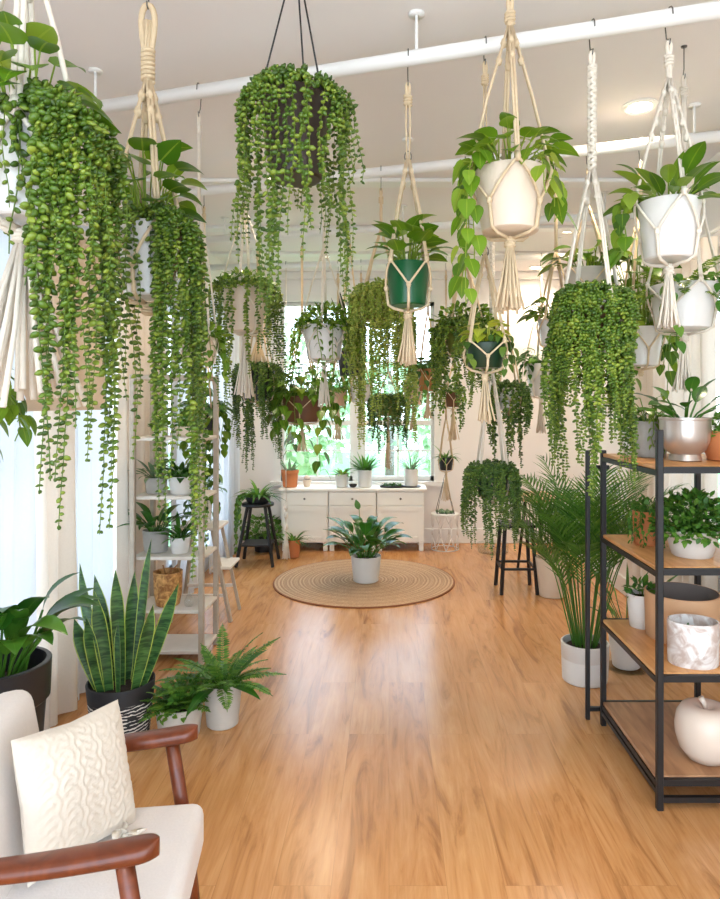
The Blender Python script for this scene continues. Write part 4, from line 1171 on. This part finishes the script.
# ------------------------------------------------------------------ cabinets
CF = 6.72
cxs = [bx2 for bx2 in [(x - CX) * CF / F for x in (281, 328.5, 376.5, 424.5)]]
ct = zof(491, CF)
clabels = ['cream cabinet unit on the left of the row, behind the lily pot on the rug', 'middle cream cabinet unit of the row under the window', 'cream cabinet unit at the end of the row next to the wire table']
clabels[0] = 'cream cabinet unit under the window, next to the black plant stool'
for i in range(3):
    xa, xb = cxs[i] + .003, cxs[i + 1] - .003; w = xb - xa
    t = thing('storage_cabinet', clabels[i], 'cabinet', ((xa + xb) / 2, CF, 0), 0, 'cream cabinet units under the window')
    mb = MB(); mb.box((0, .17, (ct + .09) / 2), (w, .34, ct - .09)); mb.obj('body', M['cream_paint'], t, False)
    dh = .13
    mb = MB(); mb.rbox((0, -.008, ct - .012 - dh / 2), (w - .02, .016, dh), .003, 1); dr = mb.obj('drawer', M['cream_paint'], t, False)
    mb = MB(); mb.bead(V((0, -.026, ct - .012 - dh / 2)), .011, (0, -1, 0), 1, 10, 6); mb.obj('knob', M['steel'], dr)
    z0, z1 = .1, ct - .02 - dh
    mb = MB(); mb.rbox((0, -.007, (z0 + z1) / 2), (w - .02, .012, z1 - z0), .002, 1)
    for sx in (-1, 1): mb.box((sx * (w / 2 - .04), -.017, (z0 + z1) / 2), (.05, .012, z1 - z0 - .002))
    for zz in (z0 + .026, z1 - .026): mb.box((0, -.017, zz), (w - .12, .012, .05))
    mb.obj('door', M['cream_paint'], t, False)
    for sx in (-1, 1):
        for yy in (.03, .31):
            mb = MB(); mb.rbox((sx * (w / 2 - .03), yy, .045), (.045, .045, .09), .004, 1); mb.obj('leg', M['cream_paint'], t, False)
mb = MB(); mb.rbox(((cxs[0] + cxs[3]) / 2, CF + .165, ct + .013), (cxs[3] - cxs[0] + .05, .39, .024), .005, 2)
tag(mb.obj('cabinet_top', M['cream_paint'], smooth=False), 'long cream board lying across the three cabinet units', 'worktop')
CT = ct + .026; CYm = CF + .13
def oncab(px, dy=0): Y = CYm + dy; return V(((px - CX) * Y / F, Y, CT))
k = CYm / F
potted('potted_aloe_plant', 'terracotta pot with spiky succulent at the window end near the black stool', 'potted plant', oncab(290), 8.5 * k, 7 * k, 17 * k, 'terracotta', [ros(12, (0, .004), (.1, .18), .2, (.1, .9), .3, shape='strap', mat='bluegreen')], 'rim')
t = thing('cactus_plant', 'tiny cream pot with a pale round cactus on the cabinet top', 'potted plant', oncab(307, .03))
add_pot(t, 4.2 * k, 3.2 * k, 7 * k, 'cream_pot'); mb = MB(); mb.lathe([(.012, 6.5 * k), (.032, 8 * k), (.034, 9.4 * k), (.022, 11 * k), (.002, 11.6 * k)], 14); mb.obj('cactus', M['ceramic'], t)
potted('potted_fern', 'small white pot of bright spreading leaves on the cabinet top', 'potted plant', oncab(342), 6.8 * k, 5.8 * k, 13 * k, 'white_pot', [ros(34, (0, .004), (.09, .15), .2, (.1, 1.4), .9, shape='lance', mat='pothos')])
potted('potted_fern', 'white pot of tall dark upright leaves, tallest plant on the cabinet top', 'potted plant', oncab(365, .02), 7.5 * k, 6.6 * k, 17 * k, 'white_pot', [ros(60, (.0, .004), (.14, .25), .13, (.05, 1.2), .6, shape='lance', mat='lily')])
potted('potted_grass_plant', 'white pot of thin grey-green grassy leaves at the end of the cabinet top', 'potted plant', oncab(411, .02) + V((0, 0, .008)), 7.2 * k, 6.4 * k, 17 * k, 'white_pot', [ros(34, (0, .004), (.16, .32), .05, (.05, 1.0), .9, shape='strap', mat='bluegreen')])
c = oncab(411, .02); mb = MB(); mb.lathe([(.1, 0), (.104, .003), (.104, .008)], 28); o = mb.obj('saucer', M['black_pot']); o.location = c
tag(o, 'flat black saucer under the grassy-leaved white pot', 'saucer')
t = thing('small_bowl', 'tiny black bowl on the cabinet top between two white pots', 'bowl', oncab(353, -.04))
mb = MB(); mb.lathe([(.02, 0), (.035, .012), (.042, .035), (.038, .035), (.03, .014), (.002, .01)], 20); mb.obj('bowl', M['black_pot'], t)
t = thing('succulent_tray_plant', 'low black tray of dark succulents on the cabinet top', 'potted plant', oncab(392, -.03))
mb = MB(); mb.lathe([(.11, 0), (.125, .004), (.13, .018), (.12, .018), (.11, .01), (.002, .01)], 28, sy=.6); mb.obj('tray', M['black_pot'], t)
mb = MB(); R = random.Random(4)
for i in range(60):
    a = R.uniform(0, 6.28); q = math.sqrt(R.random()) * .1
    mb.leaf((q * math.cos(a), q * math.sin(a) * .6, .012), (R.uniform(-1, 1), R.uniform(-1, 1), .8), (0, 0, 1), .05, .02, 'lance', .6)
mb.obj('foliage', M['pothos_dark'], t)

# white wire side table and the wire pyramid on it
c = V(((445 - CX) * 6.82 / F, 6.82, 0)); t = thing('wire_side_table', 'small white geometric wire side table beside the cabinets', 'side table', c)
rr, hh = .14, .375
mb = MB(); mb.lathe([(rr, hh - .014), (rr + .006, hh - .012), (rr + .006, hh - .002), (rr, hh)], 28); mb.obj('table_top', M['white_paint'], t)
mb = MB(); N = 8
for i in range(N):
    a, b, c2 = 2 * PI * i / N, 2 * PI * (i + .5) / N, 2 * PI * (i + 1) / N
    P3 = lambda an, z: rot2(an) * rr + V((0, 0, z))
    mb.tube([P3(a, hh - .01), P3(b, hh * .62)], .004, 6); mb.tube([P3(c2, hh - .01), P3(b, hh * .62)], .004, 6)
    mb.tube([P3(b, hh * .62), P3(b, hh * .36)], .004, 6)
    mb.tube([P3(b, hh * .36), P3(a, .006)], .004, 6); mb.tube([P3(b, hh * .36), P3(c2, .006)], .004, 6)
mb.tube([rot2(2 * PI * i / 28) * rr + V((0, 0, .006)) for i in range(29)], .005, 6)
mb.obj('wire_frame', M['white_paint'], t)
cp = c.copy(); cp.z = hh
t = thing('wire_pyramid', 'tall wire pyramid with small plants standing on the white wire table', 'ornament', cp)
mb = MB()
for i in range(4):
    u = rot2(PI / 4 + i * PI / 2); w = rot2(PI / 4 + (i + 1) * PI / 2)
    mb.tube([u * .125 + V((0, 0, .006)), V((0, 0, .4))], .003, 6); mb.tube([u * .125 + V((0, 0, .006)), w * .125 + V((0, 0, .006))], .003, 6)
mb.obj('wire_frame', M['steel'], t)
mb = MB()
for i in range(26):
    a = R.uniform(0, 6.28); q = math.sqrt(R.random()) * .085
    mb.bead(V((q * math.cos(a), q * math.sin(a), .014)), .016, (R.uniform(-1, 1), R.uniform(-1, 1), 1), 1.1)
mb.obj('foliage', M['bluegreen'], t)

# long macrame strand hanging beside the stool
cs = at(286, 562, 5.45); zt0 = RZ - cs.z
t = thing('macrame_wall_hanging', 'long single macrame strand with tassel hanging to the floor before the cabinets', 'macrame strand', (cs.x, cs.y + .1, cs.z))
t.location.y = rail_y(3, cs.x) ; t.location.x = (286 - CX) * t.location.y / F; t.location.z = zof(560, t.location.y) ; zt0 = RZ - t.location.z
mb = MB(); mb.tube([(0, 0, .2), (0, 0, zt0 - .03)], .004, 6); mb.obj('cord', M['white_cord'], t)
mb = MB()
for z in (.2, .3, .4, .48): mb.bead(V((0, 0, z)), .02, (0, 0, 1), 1.6, 8, 6)
mb.obj('knot', M['white_cord'], t)
mb = MB()
for i in range(16):
    u = rot2(i * 2.4) * math.sqrt((i + .5) / 16); mb.tube([u * .014 + V((0, 0, .2)), u * .04 + V((0, 0, .01 + R.uniform(0, .015)))], .004, 5)
mb.obj('tassel', M['white_cord'], t)
mb = MB(); mb.tube([(0, .0, zt0 - .04)] + [(0, math.cos(a) * (RR + .005), zt0 + math.sin(a) * (RR + .005)) for a in (-.6, 0, .8, 1.57, 2.3, 3.2)], .0025, 6); mb.obj('hook', M['steel'], t)

# ------------------------------------------------------------------ left ladder shelf
LX0, LX1, LY0, LY1 = -1.475, -1.08, 3.8, 4.12
t = thing('ladder_shelf', 'pale whitewashed open shelf with weathered posts against the left curtain', 'shelf', ((LX0 + LX1) / 2, (LY0 + LY1) / 2, 0))
hx, hy = (LX1 - LX0) / 2, (LY1 - LY0) / 2
lz = [.07, .305, .615, .965, 1.305]
for sx in (-1, 1):
    for sy in (-1, 1):
        mb = MB(); mb.rbox((sx * hx, sy * hy, .835), (.03, .03, 1.67), .004, 1); mb.obj('post', M['post_wood'], t, False)
for z in lz:
    mb = MB(); mb.rbox((0, 0, z - .009), (2 * hx + .02, 2 * hy - .034, .02), .003, 1)
    mb.obj('shelf_board', M['white_wood'], t, False)
mb = MB()
for sx in (-1, 1): mb.beam((sx * hx, -hy, 1.655), (sx * hx, hy, 1.655), .024, .024)
for sy in (-1, 1): mb.beam((-hx, sy * hy, 1.655), (hx, sy * hy, 1.655), .024, .024)
mb.obj('top_rail', M['post_wood'], t, False)
def onl(px, Y, lv): return V(((px - CX) * Y / F, Y, lz[lv] + .001))
k = 3.92 / F
potted('potted_succulent_plant', 'tiny white pot on the top board of the ladder shelf', 'potted plant', onl(161, 3.9, 4), 7.5 * k, 6.5 * k, 10 * k, 'matte_white', [bsh(50, .05, .05, .035, mat='pothos')])
potted('potted_succulent_plant', 'low white bowl of leaves on the top board of the ladder shelf', 'potted plant', onl(186, 3.96, 4), 11 * k, 9 * k, 10 * k, 'cream_pot', [bsh(90, .07, .06, .035, mat='fern')])
potted('potted_lily_plant', 'grey pot of thin pale leaves beside the dark leafy white pot on the ladder shelf', 'potted plant', onl(156, 3.96, 3), 11 * k, 9.5 * k, 16 * k, 'grey_pot', [ros(24, (.03, .06), (.07, .13), .3, (.1, 1.4), .8, mat='bluegreen')])
potted('potted_lily_plant', 'white pot of dense dark leaves on the second highest board of the ladder shelf', 'potted plant', onl(181, 3.92, 3), 12.5 * k, 10 * k, 18 * k, 'matte_white', [ros(50, (.02, .06), (.06, .12), .38, (.1, 1.5), .9, mat='pothos_dark')])
potted('potted_lily_plant', 'grey stone pot of long spreading leaves on the middle board of the ladder shelf', 'potted plant', onl(156, 3.96, 2), 13 * k, 11.5 * k, 22 * k, 'grey_pot', [ros(26, (.04, .09), (.12, .2), .28, (.1, 1.4), 1.0, mat='lily')])
potted('potted_lily_plant', 'small white pot of narrow leaves on the middle board of the ladder shelf', 'potted plant', onl(180, 3.93, 2), 10.5 * k, 8.5 * k, 16 * k, 'white_pot', [ros(34, (.01, .04), (.08, .14), .2, (.1, 1.4), .8, mat='lily')])
t = thing('textured_vase', 'golden brown bark textured pot on the ladder shelf, with two dry twigs', 'pot', onl(168, 3.93, 1))
mb = MB(); r = 14 * k; mb.lathe([(r * .75, 0), (r * .82, .005), (r * .96, .07), (r, .16), (r * 1.02, .2), (r * .94, .2), (r * .9, .1), (r * .3, .1)], 30); mb.obj('pot', M['gold'], t)
mb = MB(); mb.tube([(0, 0, .1), (.02, 0, .2), (.06, -.01, .24)], .004, 5); mb.tube([(0, 0, .1), (-.02, 0, .2), (-.03, 0, .235)], .004, 5); mb.obj('twig', M['kraft'], t)
t = thing('glass_ornament', 'small clear glass ornament beside the golden brown pot', 'ornament', onl(189, 3.9, 1))
mb = MB(); mb.lathe([(.018, 0), (.024, .006), (.03, .03), (.018, .055), (.007, .075), (.004, .085)], 16); mb.obj('body', M['clear'], t)

# white step stand behind the ladder shelf
c = V((-1.24, 4.68, 0)); t = thing('step_stand', 'white wooden step stand just behind the ladder shelf', 'plant stand', c)
mb = MB(); mb.rbox((-.08, 0, .64), (.3, .28, .022), .004, 1); mb.obj('top', M['white_wood'], t, False)
mb = MB(); mb.rbox((.08, 0, .37), (.14, .28, .02), .004, 1); mb.obj('step', M['white_wood'], t, False)
for sy in (-1, 1):
    mb = MB(); mb.beam((.02, sy * .12, .63), (.15, sy * .14, 0), .03, .022, .003); mb.obj('leg', M['post_wood'], t, False)
    mb = MB(); mb.beam((-.18, sy * .12, .63), (-.26, sy * .14, 0), .03, .022, .003); mb.obj('leg', M['post_wood'], t, False)
    mb = MB(); mb.beam((-.24, sy * .13, .18), (.11, sy * .13, .18), .018, .018); mb.obj('stretcher', M['white_wood'], t, False)
potted('potted_ivy_plant', 'square-shouldered white pot of climbing ivy on the white step stand', 'potted plant', c + V((-.09, 0, .652)), .075, .065, .17, 'white_pot', [pth(60, .13, .34, .06, mat='pothos_dark'), vine(5, .15, .3, .05, .05, mat='pothos_dark')])

# ------------------------------------------------------------------ curtains, blind
def curtain(label, x, y0, y1, z0, z1, mat, amp=.035, waves=None, seed=1, axis='x', group='sheer curtains'):
    R = random.Random(seed); L = y1 - y0; n = max(24, int(L / .018)); wv = waves or L / .13
    vs = []; fs = []; rows = 8; ph = R.uniform(0, 6)
    for r in range(rows + 1):
        z = z1 + (z0 - z1) * r / rows
        for i in range(n + 1):
            q = i / n
            d = amp * (math.sin(q * wv * 2 * PI + ph + .25 * math.sin(r * .6)) + .35 * math.sin(q * wv * 3.7 + ph * 2 + r * .1))
            y = y0 + L * q + .012 * math.sin(r * .9 + q * 9)
            vs.append((d, y - (y0 + y1) / 2, z) if axis == 'x' else (y - (y0 + y1) / 2, d, z))
    for r in range(rows):
        for i in range(n):
            a = r * (n + 1) + i; fs.append((a, a + 1, a + n + 2, a + n + 1))
    mb = MB(); mb.add(vs, fs)
    o = mb.obj('curtain', M[mat]); o.location = (x, (y0 + y1) / 2, 0) if axis == 'x' else ((y0 + y1) / 2, x, 0)
    return tag(o, label, 'curtain', group)
GC = 'floor-length curtains'
curtain('thin daylit curtain panel behind the tall black planter', XL + .1, 2.45, 2.86, .015, 2.42, 'sheer', seed=1, group=GC, amp=.02)
curtain('warm white curtain panel between the tall black planter and the snake plant', XL + .1, 2.89, 3.26, .015, 2.42, 'warm_curtain', seed=2, group=GC)
curtain('thin daylit curtain panel behind the snake plant', XL + .09, 3.29, 3.72, .015, 2.42, 'sheer', seed=8, group=GC, amp=.02)
curtain('warm white curtain panel behind the ladder shelf', XL + .08, 3.78, 4.6, .015, 2.42, 'warm_curtain', seed=3, group=GC, amp=.025)
curtain('thin daylit curtain panel beside the white step stand', XL + .09, 4.8, 5.5, .015, 2.42, 'sheer', seed=4, group=GC, amp=.03)
curtain('sheer white curtain panel gathered behind the black plant stool', XL + .11, 5.75, 6.75, .015, 2.42, 'sheer', seed=5, group=GC)
curtain('warm white curtain panel behind the black metal shelf', XR - .09, 2.35, 3.35, .015, 2.42, 'warm_curtain', seed=6, group=GC)
curtain('warm white curtain panel behind the feathery palm', XR - .09, 3.6, 4.9, .015, 2.42, 'warm_curtain', seed=7, group=GC)
for (x, y0, y1, lab) in ((XL + .1, 2.1, 6.9, 'long white curtain pole above the sheer curtains beside the ladder shelf'), (XR - .09, 2.2, 5.1, 'long white curtain pole above the warm curtains behind the black shelf')):
    t = thing('curtain_rail', lab, 'curtain rail', (x, (y0 + y1) / 2, 2.44))
    mb = MB(); mb.tube([(0, -(y1 - y0) / 2, 0), (0, (y1 - y0) / 2, 0)], .012, 10); mb.obj('pole', M['white_paint'], t)
    for yy in (-(y1 - y0) / 2, (y1 - y0) / 2):
        mb = MB(); mb.bead(V((0, yy, 0)), .022, (0, 1, 0), 1, 10, 6); mb.obj('finial', M['white_paint'], t)
t = thing('roman_blind', 'beige folded fabric blind hanging across the top of the window over the armchair', 'blind', (XL + .19, 3.0, 0))
mb = MB(); vs = []; fs = []
prof = [(0, 2.3), (0, 1.78), (.02, 1.72), (.0, 1.68), (.026, 1.62), (.0, 1.58), (.03, 1.52), (.0, 1.47)]
for i, (d, z) in enumerate(prof):
    vs += [(d, -.38, z), (d, .38, z)]
    if i: fs.append((2 * i - 2, 2 * i - 1, 2 * i + 1, 2 * i))
mb.add(vs, fs); mb.obj('fabric', M['blind'], t)
mb = MB(); mb.box((0, 0, 2.31), (.03, .8, .03)); mb.obj('head_rail', M['white_paint'], t, False)

# ------------------------------------------------------------------ ceiling lights
lights = [(640, 108), (568, 231), (536, 268), (277, 178), (326, 256)]
ll = ['brightest round ceiling light, above the black metal shelf', 'round ceiling light beyond the long braided hanger', 'round ceiling light near the back corner of the room',
      'round ceiling light glowing behind the black wired pot', 'round ceiling light glowing just above the bushy small-leaved white pot']
lw = []
for (px, py), lab in zip(lights, ll):
    D = F * (ZC - .01 - H) / (CY - py); c = V(((px - CX) * D / F, D, ZC))
    t = thing('ceiling_light', lab, 'ceiling light', c, 0, 'recessed ceiling lights')
    mb = MB(); mb.lathe([(.085, -.001), (.088, -.007), (.07, -.011), (.062, -.007)], 30); mb.obj('trim_ring', M['white_paint'], t)
    mb = MB(); mb.lathe([(.062, -.004), (.05, -.009), (.002, -.011)], 24); mb.obj('diffuser', M['lamp'], t)
    lw.append(c)
def spot(loc, power):
    d = bpy.data.lights.new('downlight', 'SPOT'); d.energy = power; d.color = (1, .83, .64)
    d.spot_size = d2r(150); d.spot_blend = .8; d.shadow_soft_size = .06
    o = bpy.data.objects.new('downlight', d); COL.objects.link(o); o.location = loc; return o
for c in lw: spot(c - V((0, 0, .03)), 60)
# same fittings continue over the viewer
for (x, y) in ((1.2, .7), (-.3, -.9)): spot((x, y, ZC - .03), 30)

# ------------------------------------------------------------------ garden outside the back window
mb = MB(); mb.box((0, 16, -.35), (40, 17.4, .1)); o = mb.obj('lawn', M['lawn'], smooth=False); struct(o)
R = random.Random(12)
tl = ['pale green garden tree seen through the window above the terracotta pot', 'garden tree seen through the window behind the window post', 'garden tree seen through the window above the grassy-leaved pot', 'far garden tree seen through the window near the wide leafy hanging plant', 'far garden tree seen through the window beside the tiny black hanging pot']
for i, (x, y, hgt, rad) in enumerate(((-1.7, 11.0, 2.4, .9), (.0, 13.5, 3.4, 1.2), (1.3, 10.6, 2.2, .85), (-3.0, 18.0, 5.0, 1.9), (3.4, 16.5, 4.2, 1.7))):
    t = thing('garden_tree', tl[i], 'tree', (x, y, -.3), 0, 'garden trees outside the back window')
    mb = MB(); mb.tube([(0, 0, 0), (.05, 0, hgt * .5), (0, .05, hgt * .8)], [.1, .07, .03], 8); mb.obj('trunk', M['bark'], t)
    mb = MB()
    for j in range(520):
        u = V((R.gauss(0, 1), R.gauss(0, 1), R.gauss(0, 1))).normalized() * rad * R.uniform(.4, 1) ** .6
        p = V((u.x, u.y, hgt * .55 + u.z * .9))
        mb.leaf(p, (R.uniform(-1, 1), R.uniform(-1, 1), R.uniform(-1, .6)), (R.uniform(-1, 1), R.uniform(-1, 1), 1), .24, .15, 'lance', .4, .1, 3)
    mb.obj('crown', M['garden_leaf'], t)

# ------------------------------------------------------------------ world, camera
w = bpy.data.worlds.new('sky'); S.world = w; w.use_nodes = True
nt = w.node_tree; bg = nt.nodes['Background']
tc = nt.nodes.new('ShaderNodeTexCoord'); sx = nt.nodes.new('ShaderNodeSeparateXYZ'); nt.links.new(tc.outputs['Generated'], sx.inputs[0])
r = nt.nodes.new('ShaderNodeValToRGB'); e = r.color_ramp.elements
e[0].position = .0; e[0].color = (.74, .88, 1.0, 1); e[1].position = .7; e[1].color = (.52, .74, 1.0, 1)
nt.links.new(sx.outputs[2], r.inputs[0]); nt.links.new(r.outputs[0], bg.inputs[0])
bg.inputs[1].default_value = 5.0

cam = bpy.data.cameras.new('camera'); co = bpy.data.objects.new('camera', cam); COL.objects.link(co)
co.location = (0, 0, H); co.rotation_euler = (PI / 2, 0, 0)
cam.sensor_fit = 'HORIZONTAL'; cam.sensor_width = 36; cam.lens = F / 720 * 36
cam.shift_x = -(CX - 360) / 720; cam.shift_y = -(449.5 - CY) / 720
cam.clip_start = .02; cam.clip_end = 200
S.camera = co
S.view_settings.view_transform = 'Standard'; S.view_settings.look = 'None'
S.view_settings.gamma = 1; S.view_settings.use_curve_mapping = False
S.view_settings.exposure = 0.22
S.cycles.use_denoising = True
S.cycles.max_bounces = 8; S.cycles.transparent_max_bounces = 12
